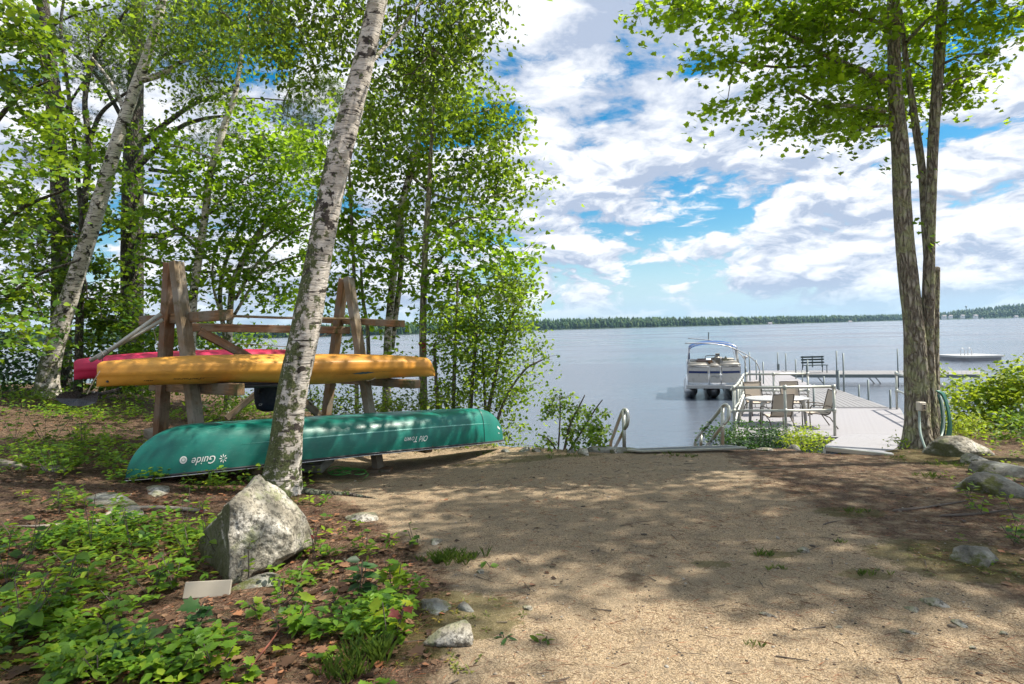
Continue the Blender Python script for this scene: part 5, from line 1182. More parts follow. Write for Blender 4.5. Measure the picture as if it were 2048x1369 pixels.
# ---------------------------------------------------------------- paddle and pole leaning at the left
pd = thing('paddle', 'black kayak paddle blade hanging from the left tip of the yellow kayak', 'paddle', P(155, 812, 5.75))
outl = [(110, 797), (118, 789), (132, 784), (150, 782), (159, 783), (163, 788), (171, 790), (186, 785), (198, 783), (196, 796), (193, 805), (178, 811), (158, 813), (138, 812), (122, 806)]
mb = MB(); n_ = len(outl)
for yo, k in ((0, 1), (.022, .97)):
    for x_, y_ in outl: mb.v.append(P(x_, y_, 5.75 + yo + .0012 * abs(x_ - 160)))
mb.v.append(P(156, 798, 5.79)); mb.f = [(i, (i + 1) % n_, n_ + (i + 1) % n_, n_ + i) for i in range(n_)] + [((i + 1) % n_, i, 2 * n_) for i in range(n_)]; mb.f.append(tuple(n_ + i for i in range(n_)))
mb.build('blade', plain('charcoal_blade', (.022, .024, .028), .28, var=.3, scale=30), pd)
MB().tube([P(186, 786, 5.78), P(200, 789, 5.95), P(235, 780, 6.4)], .017, 8).build('shaft', M_black, pd, True)
ob = MB(); ob.tube([P(200, 742, 5.82), P(186, 765, 5.79), P(174, 789, 5.76)], .0045, 5); ob.build('cord', M_rope, None, label='taut tan cord holding up the black paddle blade', cat='cord')
for k_, (a_, b_, lb) in enumerate((((322, 628), (196, 718), 'silver paddle shaft leaning from the top rack arm to the red kayak'), ((326, 640), (180, 722), 'second silver shaft tied below the first, pointing at the red kayak tip'))):
    o_ = MB(); o_.tube([P(*a_, 6.6), P(*b_, 6.35)], .022, 12); o_.build('paddle_shaft', plain('dull_silver', (.42, .42, .36), .42, .3, var=.15, scale=14), None, True, label=lb, cat='paddle shaft', group='silver shafts tied to the rack')
o_ = MB(); o_.tube([P(200, 700, 6.30), P(208, 712, 6.29), P(217, 704, 6.33), P(210, 699, 6.35)], .005, 5); o_.tube([P(205, 712, 6.29), P(204, 742, 6.25)], .004, 5); o_.build('lashing', M_black, None, label='black string lashing round the lower ends of the silver shafts', cat='string')
o_ = MB(); o_.tube([P(305, 650, 6.9), P(315, 690, 6.85), P(321, 722, 6.8)], .004, 5); o_.build('string', M_rope, None, label='thin pale string hanging from the top left arm of the rack', cat='string')
# ---------------------------------------------------------------- things under the rack
blk = PG(628, 946)
bM = T(blk + Vector((0, .05, .10))) @ Matrix.Rotation(R(-14), 4, 'Z') @ Matrix.Rotation(R(16), 4, 'X')
add('concrete_slab', bevbox(.34, .30, .10, .015).copy(), plain('dirty_concrete', (.34, .33, .28), .9, var=.35, scale=9, bump=.6), None, bM, label='pale tilted concrete slab on the ground under the canoe', cat='concrete slab')
q = PG(690, 956); rp = MB()
for k in range(7):
    c = q + Vector((random.uniform(-.12, .12), random.uniform(-.06, .1), .03)); rr = random.uniform(.07, .14); tl = random.uniform(.2, .8); pts = []
    for i in range(25):
        a = i / 24 * 6.0 + k; pts.append(c + Vector((math.cos(a) * rr, math.sin(a) * rr * .8, .03 + tl * rr * (1 + math.sin(a + k)) * .5)))
    rp.tube(pts, .004, 5)
rp.tube([q + Vector((.1, 0, .05)), q + Vector((.22, 0, .09)), q + Vector((.28, -.05, .04)), q + Vector((.24, -.1, .01))], .004, 5)
rp.build('rope_coil', M_brightrope, None, True, label='tangled lime green rope coiled on the ground under the canoe', cat='rope')
# ---------------------------------------------------------------- rocks
def rock_mesh(planes, sub=5, k=14, noise=.06, seed=0, scale=(1, 1, 1)):
    bm = bmesh.new(); bmesh.ops.create_icosphere(bm, subdivisions=sub, radius=1)
    D = np.array([v.co[:] for v in bm.verts]); N = np.array([p_[:3] for p_ in planes], float); N /= np.linalg.norm(N, axis=1)[:, None]; H = np.array([p_[3] for p_ in planes])
    q = (D @ N.T) / H; r = 1 / (np.log(np.exp(q * k).sum(1)) / k)
    a, b_, c = D[:, 0], D[:, 1], D[:, 2]
    nz = (fbm(a * 2.3 + c * 1.3 + seed, b_ * 2.3 - c * 1.7, 61 + seed, 5) - .48) * 2 + .6 * (fbm(a * 7 + seed, c * 7 + b_ * 5, 62 + seed, 5) - .48)
    r = r * (1 + noise * nz)
    for v, rr in zip(bm.verts, r): v.co = Vector((v.co.x * rr * scale[0], v.co.y * rr * scale[1], v.co.z * rr * scale[2]))
    me = bpy.data.meshes.new('rock'); bm.to_mesh(me); bm.free(); me.polygons.foreach_set('use_smooth', np.ones(len(me.polygons), bool)); return me
c = P(497, 1056, 3.72)
me = rock_mesh([(-.77, -.62, .10, .175), (.30, -.90, .28, .225), (.62, -.72, .05, .23), (.95, .0, .08, .305), (.73, -.12, .66, .205), (-.72, -.12, .66, .225), (0, 0, -1, .33), (0, 1, .2, .3), (.6, -.2, -.75, .33), (-.05, -.3, .95, .275)], 6, 24, .12, 3, (.86, .86, .81))
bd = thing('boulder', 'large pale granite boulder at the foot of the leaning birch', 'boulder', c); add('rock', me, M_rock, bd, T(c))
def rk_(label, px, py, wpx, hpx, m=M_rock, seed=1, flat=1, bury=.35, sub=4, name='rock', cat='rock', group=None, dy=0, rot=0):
    """px,py = where its visible foot meets the ground"""
    q = PG(px, py); d = q.y; w_ = wpx / FPX * d; h = hpx / FPX * d; rs = random.Random(seed)
    pl = [(rs.uniform(-1, 1), rs.uniform(-1, 1), rs.uniform(-.2, 1), rs.uniform(.8, 1.05)) for _ in range(9)] + [(0, 0, -1, 1), (0, 0, 1, .95)]
    M = T((q.x, q.y + w_ * .35 + dy, q.z - h * bury * .3 + h * .28)) @ Matrix.Rotation(rot, 4, 'Z')
    me = rock_mesh(pl, sub + 1, 12, .13, seed, (w_ * .35, w_ * .32, h * .52))
    return add(name, me, m, None, M, label=label, cat=cat, group=group)
RG = 'stones along the right edge of the clearing'
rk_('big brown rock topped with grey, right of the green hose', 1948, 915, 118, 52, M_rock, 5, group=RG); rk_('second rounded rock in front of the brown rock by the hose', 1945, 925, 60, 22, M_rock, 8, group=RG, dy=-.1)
rk_('grey flat topped stone behind the biggest mossy stone at the right edge', 1985, 948, 75, 34, M_rockm, 12, group=RG); rk_('broad mossy stone at the right edge of the clearing', 2010, 992, 130, 54, M_rockm, 14, group=RG)
rk_('round lichen covered stone sunk in moss at the right', 1978, 1132, 88, 42, M_rockm, 17, group=RG); rk_('small stone cut off by the right picture edge above the mossy stone', 2046, 948, 40, 20, M_rockm, 19, group=RG)
LGk = 'stones in the left foreground'
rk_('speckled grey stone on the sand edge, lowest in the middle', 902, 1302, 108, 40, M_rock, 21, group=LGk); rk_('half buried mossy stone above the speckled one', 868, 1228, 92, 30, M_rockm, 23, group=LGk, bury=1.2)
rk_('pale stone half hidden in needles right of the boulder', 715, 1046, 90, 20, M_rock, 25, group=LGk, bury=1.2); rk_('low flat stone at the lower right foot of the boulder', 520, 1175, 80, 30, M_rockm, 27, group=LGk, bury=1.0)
rk_('small bluish stone beside the grass tuft', 870, 1090, 28, 12, M_rock, 29, group=LGk, sub=3); rk_('small yellow mossy stone right of the half buried stone', 925, 1224, 30, 16, M_rockm, 31, group=LGk, sub=3)
rk_('flat pale rock in the litter under the left canoe end', 300, 985, 70, 14, M_rock, 33, group=LGk, bury=1.2); rk_('flat grey rock by the left picture edge below the ferns', 90, 945, 60, 16, M_rock, 35, group=LGk, bury=1)
rk_('low grey rock on the dirt behind the left foreground plants', 190, 1000, 60, 16, M_rockm, 36, group=LGk, bury=1)
for i, (px, py, w_, h_, lb) in enumerate(((1052, 903, 26, 9, 'leftmost small shore stone right of the canoe'), (1075, 905, 26, 9, 'second small shore stone from the canoe'), (1146, 907, 24, 11, 'small shore stone below the waterside shrub'),
                                         (1165, 907, 26, 14, 'larger shore stone just right of the shrub stems'), (1186, 906, 36, 15, 'widest shore stone between the shrub and the handrail'), (1228, 908, 22, 12, 'stone at the foot of the left handrail'),
                                         (1593, 900, 24, 12, 'dark stone at the edge of the ramp shrubs'), (1540, 903, 20, 8, 'small stone right of the grey step platform'), (1010, 905, 22, 8, 'stone beneath the right tip of the canoe'))):
    rk_(lb, px, py, w_, h_, M_rock if i % 2 else M_rockm, 40 + i, sub=3, group='stones along the shore edge')
# scattered chips and pebbles on the sand
PB = MB()
def pebbles(n, seed, box, smin, smax):
    r_ = np.random.default_rng(seed); bm = bmesh.new(); bmesh.ops.create_icosphere(bm, subdivisions=1, radius=1); B = np.array([v.co[:] for v in bm.verts]); Fi = np.array([[v.index for v in f.verts] for f in bm.faces]); bm.free()
    d = r_.uniform(0, 1, n) ** 1.0; y = box[2] + (box[3] - box[2]) * d ** 1.5; x = r_.uniform(box[0], box[1], n) * 1.0
    z = G(x, y); s = r_.uniform(0, 1, n) ** 3 * (smax - smin) + smin
    sc = r_.uniform(.6, 1.3, (n, 1, 3)) * np.array([1, 1, .4]); V = B[None] * s[:, None, None] * sc * (1 + r_.normal(0, .12, (n, len(B), 1))) + np.stack([x, y, z + s * .12], 1)[:, None]
    return mesh_np('pebbles', V.reshape(-1, 3), [(Fi[None] + (np.arange(n) * len(B))[:, None, None]).reshape(-1, 3)], False, {'tint': np.repeat(r_.uniform(0, 1, n), len(B))})
def _peb(k):
    t = k.attr('tint'); return k.bsdf(Base_Color=k.ramp(t, [(0, (.04, .032, .025)), (.45, (.11, .085, .06)), (.8, (.24, .20, .15)), (1, (.36, .34, .30))]), Roughness=.9)
M_peb = material('pebble', _peb)
add('gravel', pebbles(6500, 1, (-1.2, 4.5, 1.9, 8.2), .002, .009), M_peb, kind='stuff')
add('stone_chips', pebbles(260, 2, (-2.5, 4.5, 1.9, 8.0), .006, .022), M_peb, kind='stuff')
for i, (px, py, w_, lb) in enumerate(((1612, 1108, 30, 'flat bluish stone sunk in the middle of the sand'), (1530, 1235, 20, 'small pale stone right of the sunlit sand patch'), (1880, 1215, 46, 'long grey stone lying in the needles at the lower right'), (1835, 1225, 22, 'small stone left of the long grey stone'),
                                      (1920, 1250, 26, 'greenish flat stone below the long grey stone'), (2014, 1272, 20, 'blue grey pebble close to the right edge'), (1680, 1260, 14, 'whitish upright chip in the sunlit sand'), (1400, 1180, 0, ''), (1055, 1222, 22, 'pale flat chip on the sand right of the mossy stones'), (960, 1150, 22, 'small grey stone right of the grass tuft'),
                                      (1815, 1272, 20, 'rounded pebble in the needle streaks'), (1950, 1303, 16, 'blue pebble low at the right'))):
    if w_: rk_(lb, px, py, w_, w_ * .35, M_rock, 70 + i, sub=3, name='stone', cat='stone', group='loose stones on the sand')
# boards lying in the plants
q = PG(410, 1198); M = T(q + Vector((0, .03, .035))) @ Matrix.Rotation(R(4), 4, 'Z') @ Matrix.Rotation(R(62), 4, 'X'); add('board', bevbox(.245, .085, .014, .003).copy(), plain('pale_board', (.38, .34, .27), .8, var=.12, scale=14), None, M, label='whitish board lying in the leaves below the boulder', cat='board')
q = PG(295, 1108); M = T(q + Vector((0, .03, .03))) @ Matrix.Rotation(R(10), 4, 'Z') @ Matrix.Rotation(R(35), 4, 'X'); add('wood_scrap', bevbox(.19, .07, .012, .003).copy(), M_wood, None, M, label='small brown wood scrap among the plants left of the boulder', cat='wood scrap')
# roots and fallen branches
def stick(label, pts, r0, r1, m, name='fallen_branch', cat='branch', lift=.5, seed=0):
    pth = [];
    for i, (px, py) in enumerate(pts):
        q = PG(px, py); u = i / (len(pts) - 1); r_ = r0 + (r1 - r0) * u; pth.append((q.x, q.y, q.z + r_ * lift, r_))
    pth[0] = pth[0][:3] + (pth[0][3] * .55,); a_, b_ = Vector(pth[0][:3]), Vector(pth[1][:3]); e_ = a_ + (a_ - b_).normalized() * r0 * .6; pth.insert(0, (e_.x, e_.y, e_.z, r0 * .05)); pth.insert(2, tuple(a_.lerp(b_, .15)) + (r0,))
    pth[-1] = pth[-1][:3] + (r1 * .1,)
    V, F4, S_, A = trunk_mesh(pth, 10, .10, 0, 6, .03, seed); o = Vector(pth[0][:3])
    add(name, mesh_np(name, V - np.array(o), [F4], True, {'hgt': S_ * 0 + 3}), m, None, T(o), label=label, cat=cat)
M_pale = plain('bleached_branch', (.27, .235, .19), .85, var=.35, scale=12, bump=.5)
stick('pale bleached log lying in the sun left of the boulder', [(415, 1026), (330, 1018), (270, 1020), (222, 1030), (205, 1040)], .016, .018, M_pale, 'fallen_log', 'log')
stick('long grey root crossing the litter at the left', [(205, 1045), (150, 1052), (90, 1056), (15, 1054)], .014, .010, M_pale, 'fallen_log', 'log', seed=3)
stick('weathered log end poking in from the left picture edge', [(-30, 925), (30, 935), (62, 940)], .04, .03, M_pale, 'fallen_log', 'log', seed=5)
stick('crooked bare twig rising from the bleached log', [(236, 1030), (250, 1005), (262, 990), (268, 982)], .006, .003, M_pale, seed=6, name='twig', cat='twig')
stick('thin dead branch crossing the right foreground needles', [(1785, 1025), (1850, 1018), (1905, 1008), (1950, 1000)], .012, .006, M_twig, seed=8, name='twig', cat='twig')
stick('dead branch lying toward the right edge below the mossy stone', [(1880, 1035), (1960, 1030), (2048, 1015)], .012, .008, M_twig, seed=9, name='twig', cat='twig')
stick('thin dark twig on the sand beside the small grass tuft', [(1645, 1052), (1662, 1046), (1682, 1042)], .006, .003, M_twig, seed=10, name='twig', cat='twig')
stick('mossy buttress root running from the birch toward the sand', [(590, 985), (640, 990), (700, 992), (760, 1000)], .05, .015, M_pine, 'root', 'root', lift=.1, seed=11)
stick('long slanting twig through the plants at the bottom left', [(500, 1369), (540, 1310), (575, 1255), (600, 1225)], .004, .002, plain('red_twig', (.25, .08, .05), .7), seed=12, name='twig', cat='twig', lift=14)
# ---------------------------------------------------------------- shrubs
def shrub(name, label, cat, px, py, clusters, depth, kind, size, m, per=12, rad=.1, spacing=.17, stems=6, group=None, flat=.7, up=.6, droop=.15, tb=.6, r_leaf=.0018):
    """stems fan out of one foot at photo pixel px,py"""
    q = P(px, py, depth); q.z = Gz(q.x, q.y); t_ = thing(name, label, cat, q, group); per = int(per * 2.0); cen = clump_points(clusters, depth, spacing * .76)
    cen = [c for c in cen if c[2] > Gz(c[0], c[1]) + .02] or cen[:3]
    nodes = [tuple(q + Vector((0, 0, -.03)))]
    xs = [c[0] for c in cen]; 
    for k in range(1, stems): nodes.append(tuple(Vector((min(xs) + (max(xs) - min(xs)) * k / stems, q.y + rng.uniform(-.1, .25), 0))))
    nodes = [(a, b, Gz(a, b) - .03) for a, b, c in nodes]
    segs = grow(nodes, cen, r_leaf, .02); V, F4 = twig_mesh(segs); o = np.array(q)
    add('stems', mesh_np('stems', V - o, [F4]), M_twig, t_, T(q), kind='stuff')
    (V, Fs, tn), pos = foliage(cen, kind, per, rad, size, up, droop, flat, tb)
    add('foliage', mesh_np('foliage', V - o, Fs, False, {'tint': tn}), m, t_, T(q), kind='stuff'); return t_
RS = 'shrubs right of the maple'
shrub('shrub', 'tall sunlit broad leafed shrub with the raft behind it', 'shrub', 1985, 900, [(1985, 770, 55, 30, 0, .4, 1.2), (2030, 760, 40, 30, 0, .4, 1.2), (1950, 790, 45, 28, 0, .4, 1.2), (2010, 820, 60, 40, -.1, .5, 1.1), (1940, 830, 45, 30, 0, .4), (2020, 735, 14, 18, 0, .15, 1.2), (1985, 745, 14, 12, 0, .15, 1.2), (1925, 780, 16, 22, 0, .2), (2060, 800, 60, 90, 0, .5)],
      10.0, 'ovate', .085, M_bright, per=11, rad=.13, spacing=.2, group=RS, stems=9)
shrub('shrub', 'slim upright sprig standing between the hose coil and the tall shrub', 'shrub', 1905, 900, [(1885, 742, 10, 16, 0, .1, 1.2), (1895, 770, 16, 16, 0, .12, 1.2), (1905, 795, 20, 20, 0, .2, 1.2)], 9.4, 'ovate', .085, M_bright, per=7, rad=.09, spacing=.17, stems=3, group=RS)
shrub('shrub', 'low yellow green feathery shrub just right of the hose', 'shrub', 1925, 890, [(1915, 850, 30, 22, 0, .3, 1.2), (1955, 850, 35, 22, 0, .3, 1.2), (1900, 875, 22, 16, -.1, .25, 1.2), (1945, 878, 40, 16, -.1, .25, 1.2), (1980, 865, 30, 18, 0, .25)], 8.9, 'narrow', .055, M_bright, per=16, rad=.10, spacing=.15, group=RS, stems=8, tb=.85)
shrub('shrub', 'dark shaded shrub at the right edge behind the mossy stones', 'shrub', 2040, 925, [(2030, 860, 45, 40, 0, .4, 1.3), (2050, 900, 50, 25, 0, .3, 1.2), (1995, 885, 22, 20, 0, .25)], 8.3, 'ovate', .06, M_under, per=13, rad=.11, spacing=.16, group=RS, stems=8, tb=.4)
shrub('shrub', 'yellow green low plants between the brown rock and the dark shrub', 'shrub', 2010, 935, [(2005, 912, 40, 14, 0, .2, 1.3), (2035, 930, 30, 12, -.2, .2, 1.2), (1930, 935, 40, 8, -.6, .2, 1.3), (1870, 928, 30, 6, -.6, .15, 1.0)], 7.5, 'narrow', .05, M_bright, per=14, rad=.08, spacing=.13, group=RS, stems=8, tb=.9)
SS = 'low shrubs between the steps and the ramp'
shrub('shrub', 'dark green low shrub beside the right handrail', 'shrub', 1480, 898, [(1440, 868, 26, 22, 0, .25, 1.3), (1490, 862, 40, 18, 0, .3, 1.3), (1470, 884, 45, 14, -.1, .25, 1.2), (1530, 872, 35, 20, 0, .3, 1.2), (1525, 890, 30, 8, -.1, .2), (1420, 860, 8, 8, 0, .1)], 9.3, 'ovate', .045, M_dark, per=14, rad=.09, spacing=.13, group=SS, tb=.7)
shrub('shrub', 'dark airy shrub in the middle before the front railing', 'shrub', 1560, 893, [(1555, 868, 30, 16, 0, .25, 1.2), (1545, 884, 35, 10, 0, .2, 1.1), (1590, 862, 20, 12, .2, .2)], 9.4, 'narrow', .045, M_dark, per=14, rad=.09, spacing=.14, group=SS, tb=.8)
shrub('shrub', 'bright yellow green shrub left of the ramp', 'shrub', 1620, 893, [(1600, 875, 30, 15, 0, .25, 1.4), (1628, 874, 24, 12, 0, .25, 1.5), (1620, 888, 30, 6, 0, .15, 1.3)], 9.1, 'narrow', .06, M_bright, per=16, rad=.09, spacing=.13, group=SS, tb=.95)
shrub('shrub', 'wispy pale plant between the ramp and the maple trunk', 'shrub', 1800, 893, [(1800, 880, 16, 10, 0, .1, 1.3), (1788, 872, 8, 6, 0, .1, 1)], 7.9, 'narrow', .05, M_bright, per=8, rad=.06, spacing=.12, stems=3, tb=.6)
shrub('shrub', 'low leafy growth on the bank under the right tip of the canoe', 'shrub', 990, 898, [(990, 890, 25, 8, 0, .15, 1.2), (1030, 890, 20, 8, 0, .15), (950, 888, 30, 10, .1, .2, 1.3), (1090, 893, 30, 6, -.2, .15, 1)], 9.0, 'ovate', .045, M_under, per=12, rad=.08, spacing=.13, tb=.7)
BS = 'undergrowth shrubs behind the rack'
shrub('shrub', 'pale green huckleberry bushes seen under the yellow kayak at the right', 'shrub', 790, 860, [(690, 795, 45, 28, 0, .4, 1.4), (640, 800, 32, 28, 0, .3, 1.4), (770, 795, 55, 26, 0, .5, 1.5), (850, 795, 50, 26, 0, .4, 1.4), (800, 820, 80, 18, -.3, .3, 1.2), (900, 830, 40, 26, 0, .3, 1.2), (930, 860, 40, 20, 0, .3, 1), (600, 810, 30, 25, .4, .3, 1.2)], 9.9, 'ovate', .05, M_bright, per=15, rad=.13, spacing=.2, stems=14, group=BS, tb=.45)
shrub('shrub', 'green undergrowth glimpsed between the left rack legs', 'shrub', 440, 850, [(430, 800, 45, 28, 0, .4, 1.2), (480, 810, 30, 24, 0, .3, 1.1), (450, 840, 50, 14, -.3, .3, .9), (300, 770, 50, 20, .6, .4, 1.1), (360, 760, 40, 20, .6, .4, 1)], 11.0, 'ovate', .06, M_under, per=13, rad=.14, spacing=.22, stems=10, group=BS, tb=.6)
shrub('shrub', 'dark shrubbery behind the red kayak', 'shrub', 260, 790, [(240, 720, 60, 35, 0, .5, 1.2), (320, 700, 60, 30, 0, .5, 1.1), (200, 760, 60, 22, 0, .4, 1.1), (300, 745, 60, 20, 0, .4, 1.0), (170, 690, 30, 40, .4, .4), (420, 700, 50, 30, .3, .4), (500, 680, 40, 25, .5, .4, 1.0), (390, 640, 40, 25, .5, .4, .8), (560, 720, 50, 30, .8, .4, .8)], 13.0, 'maple_far', .10, M_under, per=13, rad=.2, spacing=.3, stems=14, group=BS, tb=.4)
shrub('shrub', 'dark shrub at the left edge below the leaning birch', 'shrub', 20, 800, [(30, 740, 55, 40, 0, .5, 1.2), (-20, 700, 50, 50, 0, .5), (40, 790, 60, 16, -.3, .4, 1.1), (60, 700, 30, 30, 0, .4)], 12.5, 'ovate', .09, M_dark, per=14, rad=.2, spacing=.28, stems=10, group=BS, tb=.5)
shrub('shrub', 'leafy sprig over the water between the rack frame and the young tree', 'shrub', 800, 800, [(800, 700, 28, 12, 0, .2, 1), (820, 725, 30, 14, 0, .2, 1), (775, 715, 20, 14, 0, .2, 1), (690, 690, 30, 20, .2, .3, .8), (860, 690, 20, 14, 0, .2, .8)], 9.9, 'ovate', .07, M_under, per=9, rad=.11, spacing=.2, stems=4, group=BS, tb=.5)
# ---------------------------------------------------------------- ground cover (nobody could count it)
def scatter(n, region, mask, seed):
    r_ = np.random.default_rng(seed); x = r_.uniform(region[0], region[1], n * 3); u = r_.uniform(0, 1, n * 3); y = region[2] * (region[3] / region[2]) ** u
    k = r_.uniform(0, 1, n * 3) < mask(x, y); x, y = x[k][:n], y[k][:n]; return np.stack([x, y, G(x, y)], 1), r_
def leftm(x, y): return np.clip((np.interp(y, LY, LX) - x + .05) / .35, 0, 1) * (y < np.interp(x, EX, EY) + .5)
def BARE(x, y):
    k = 1
    for a, b, c, d in ((-3.1, 5.15, 1.7, .62), (-1.7, 4.9, .7, .5), (-1.15, 4.3, .5, .6), (-1.25, 3.1, .45, .35)): k = k * (1 - .93 * np.exp(-((x - a) / c) ** 4 - ((y - b) / d) ** 4))
    return k
def patch(x, y, f, s, seed): return np.clip((fbm(x * f, y * f, seed, 3) - s) * 8, 0, 1)
# undergrowth plants, small ones as one mass
def lowplants(name, n, region, mask, seed, kind, size, m, nl=7, hgt=.09, rad=.05, tb=.5):
    pos, r_ = scatter(n, region, mask, seed); c = np.repeat(pos, nl, 0); k = len(c); hh = np.repeat(r_.uniform(.3, 1, len(pos)) * hgt, nl) * r_.uniform(.35, 1.1, k)
    # whorls: leaves radiate from short upright stems
    c0 = c.copy(); lean = np.repeat(r_.normal(0, rad * .6, (len(pos), 2)), nl, 0) * (hh / hgt)[:, None]; az = np.tile(np.arange(nl) * 2.4, len(pos)) + r_.uniform(0, 6.28, k) * .25 + np.repeat(r_.uniform(0, 6.28, len(pos)), nl)
    c = c + np.stack([lean[:, 0] + np.cos(az) * rad * .25, lean[:, 1] + np.sin(az) * rad * .25, hh], 1)
    d = np.stack([np.cos(az), np.sin(az), r_.normal(.12, .28, k)], 1); d /= np.linalg.norm(d, axis=1)[:, None]
    nz = np.stack([r_.normal(0, .22, k), r_.normal(0, .22, k), np.ones(k)], 1); nz -= d * (d * nz).sum(1)[:, None]; nz /= np.linalg.norm(nz, axis=1)[:, None]
    V, Fs, tn = leaves(kind, c, r_.normal(size, size * .25, k).clip(size * .4, size * 1.6), (d, np.cross(nz, d), nz), np.clip(np.repeat(r_.normal(tb, .2, len(pos)), nl) + r_.normal(0, .1, k), 0, 1))
    add(name, mesh_np(name, V, Fs, False, {'tint': tn}), m, kind='stuff')
lowplants('ground_cover', 2300, (-14, -.6, 5.5, 15), lambda x, y: leftm(x, y) * patch(x, y, .8, .42, 21) * BARE(x, y) * (1 - .85 * np.exp(-((x + 2.6) / 1.3) ** 2 - ((y - 7.0) / 1.6) ** 2)) * (1 - .9 * np.exp(-((x + 5.0) / 1.6) ** 2 - ((y - 9.2) / 1.3) ** 2)), 31, 'ovate', .05, M_under, nl=10, hgt=.24, rad=.08, tb=.65)
lowplants('ground_cover', 1450, (-3.8, -.5, 2.2, 5.5), lambda x, y: leftm(x, y) * patch(x, y, 1.4, .43, 22) * BARE(x, y) * (1 - np.exp(-((x + 1.6) / .45) ** 2 - ((y - 3.7) / .5) ** 2)), 32, 'ovate', .044, M_under, nl=8, hgt=.13, rad=.045, tb=.6)
lowplants('ground_cover', 520, (-3.8, -.5, 2.2, 6), lambda x, y: leftm(x, y) * patch(x, y, 1.7, .47, 29) * BARE(x, y), 39, 'narrow', .055, M_bright, nl=8, hgt=.13, rad=.045, tb=.45)
lowplants('low_growth', 90, (-3, -.4, 2.2, 5.0), lambda x, y: leftm(x, y) * patch(x, y, 2.2, .45, 24), 34, 'maple', .05, M_under, nl=3, hgt=.07, rad=.03, tb=.6)
lowplants('low_growth', 260, (2.2, 7.5, 3.4, 9.0), lambda x, y: np.clip((x - .62 * y - .35) / .4, 0, 1), 35, 'ovate', .035, M_bright, nl=6, hgt=.07, rad=.05, tb=.5)
lowplants('moss_clumps', 2300, (-3.5, 4.5, 2.2, 8.0), lambda x, y: sum(np.exp(-((x - q_.x) / a_) ** 2 - ((y - q_.y) / b_) ** 2) for q_, a_, b_ in [(PG(px, py), rx, ry) for px, py, rx, ry in ((890, 1235, .22, .15), (1890, 1110, .20, .13), (1960, 1140, .25, .12), (1930, 920, .5, .3), (560, 1000, .2, .12), (100, 1320, .3, .15), (700, 1300, .18, .1), (905, 1320, .12, .08))]).clip(0, 1), 36, 'narrow', .022, M_moss, nl=6, hgt=.012, rad=.02, tb=.6)
# grass tufts: each a thing
def tuft(label, px, py, w_, n=10, size=.09, m=M_grass):
    q = PG(px, py); r_ = np.random.default_rng(int(px)); pos = np.array([[q.x + r_.normal(0, w_), q.y + r_.normal(0, w_ * .6), 0] for _ in range(n)]); pos[:, 2] = G(pos[:, 0], pos[:, 1]) - .003
    size = size * (.7 if px > 840 and py > 900 else 1); az = r_.uniform(0, 6.28, n); fr = (np.stack([np.cos(az), np.sin(az), az * 0], 1), np.stack([-np.sin(az), np.cos(az), az * 0], 1), np.stack([r_.normal(0, .15, n), r_.normal(0, .15, n), np.ones(n)], 1))
    V, Fs, tn = leaves('grass', pos, r_.normal(size, size * .2, n), fr, r_.uniform(.2, .9, n)); o = np.array(q)
    add('grass_tuft', mesh_np('grass_tuft', V - o, Fs, False, {'tint': tn}), m, None, T(q), **(dict(kind='stuff') if w_ >= .1 else dict(label=label, cat='grass tuft', group='grass tufts on the sand')))
for a in (('thick dark grass tuft at the sand edge right of the big leafed plants', 905, 1120, .085, 60, .075), ('flat rosette of green grass in the middle of the sand', 1524, 1112, .035, 9, .06), ('sunny grass tuft on the right of the sand', 1700, 1026, .05, 12, .05), ('small mossy grass tuft lower right of the middle', 1735, 1150, .05, 10, .045), ('faint grass below the rosette', 1552, 1140, .04, 7, .04),
          ('grass wisp on the sand under the right canoe end', 855, 905, .10, 14, .05), ('grass wisp right of the rack foot', 965, 910, .08, 10, .05), ('bright weed tuft near the maple at the right', 1855, 955, .05, 10, .07), ('yellow grass patch in front of the maple roots', 1895, 930, .16, 40, .05), ('grass before the step platform', 1345, 912, .12, 14, .05),
          ('grass sprigs right of the step platform', 1380, 915, .06, 8, .06), ('grass wisps before the shore stones', 1120, 912, .16, 16, .05), ('thin grass in the lower sand below the speckled stone', 690, 1355, .06, 16, .07), ('green weed at the far right stones', 2020, 985, .06, 14, .07), ('grassy spot at the foot of the maple', 1800, 915, .10, 16, .04), ('tiny tuft near the thin twig on the sand', 1680, 1085, .025, 6, .04), ('small tuft low right of the sunlit sand', 1510, 1295, .03, 6, .04),
          ('fine grass beside the plants at the bottom middle', 745, 1320, .05, 14, .09)): tuft(*a)
# litter: dead leaves and pine needles
pos, r_ = scatter(15000, (-9, .4, 2.1, 15), lambda x, y: np.maximum(leftm(x, y) * (.25 + .75 * patch(x, y, 1.3, .42, 41)), .02), 51); n_ = len(pos)
pos[:, 2] += .008; V, Fs, tn = leaves('ovate', pos, r_.normal(.036, .012, n_).clip(.015, .07), frames(n_, .86, 0, r_), r_.uniform(0, 1, n_)); add('dead_leaves', mesh_np('dead_leaves', V, Fs, False, {'tint': tn}), M_dead, kind='stuff')
pos, r_ = scatter(420, (-3.2, .4, 2.1, 6), lambda x, y: leftm(x, y) * (.3 + .7 * patch(x, y, 1.3, .42, 41)) + .01, 52); n_ = len(pos)
pos[:, 2] += .012; V, Fs, tn = leaves('maple', pos, r_.normal(.058, .018, n_).clip(.03, .10), frames(n_, .86, 0, r_), r_.uniform(0, 1, n_)); add('dead_leaves', mesh_np('dead_leaves', V, Fs, False, {'tint': tn}), M_dead, kind='stuff')
pos, r_ = scatter(500, (2.5, 7, 3.0, 9), lambda x, y: np.clip((x - .62 * y - .1) / .4, 0, 1), 53); n_ = len(pos)
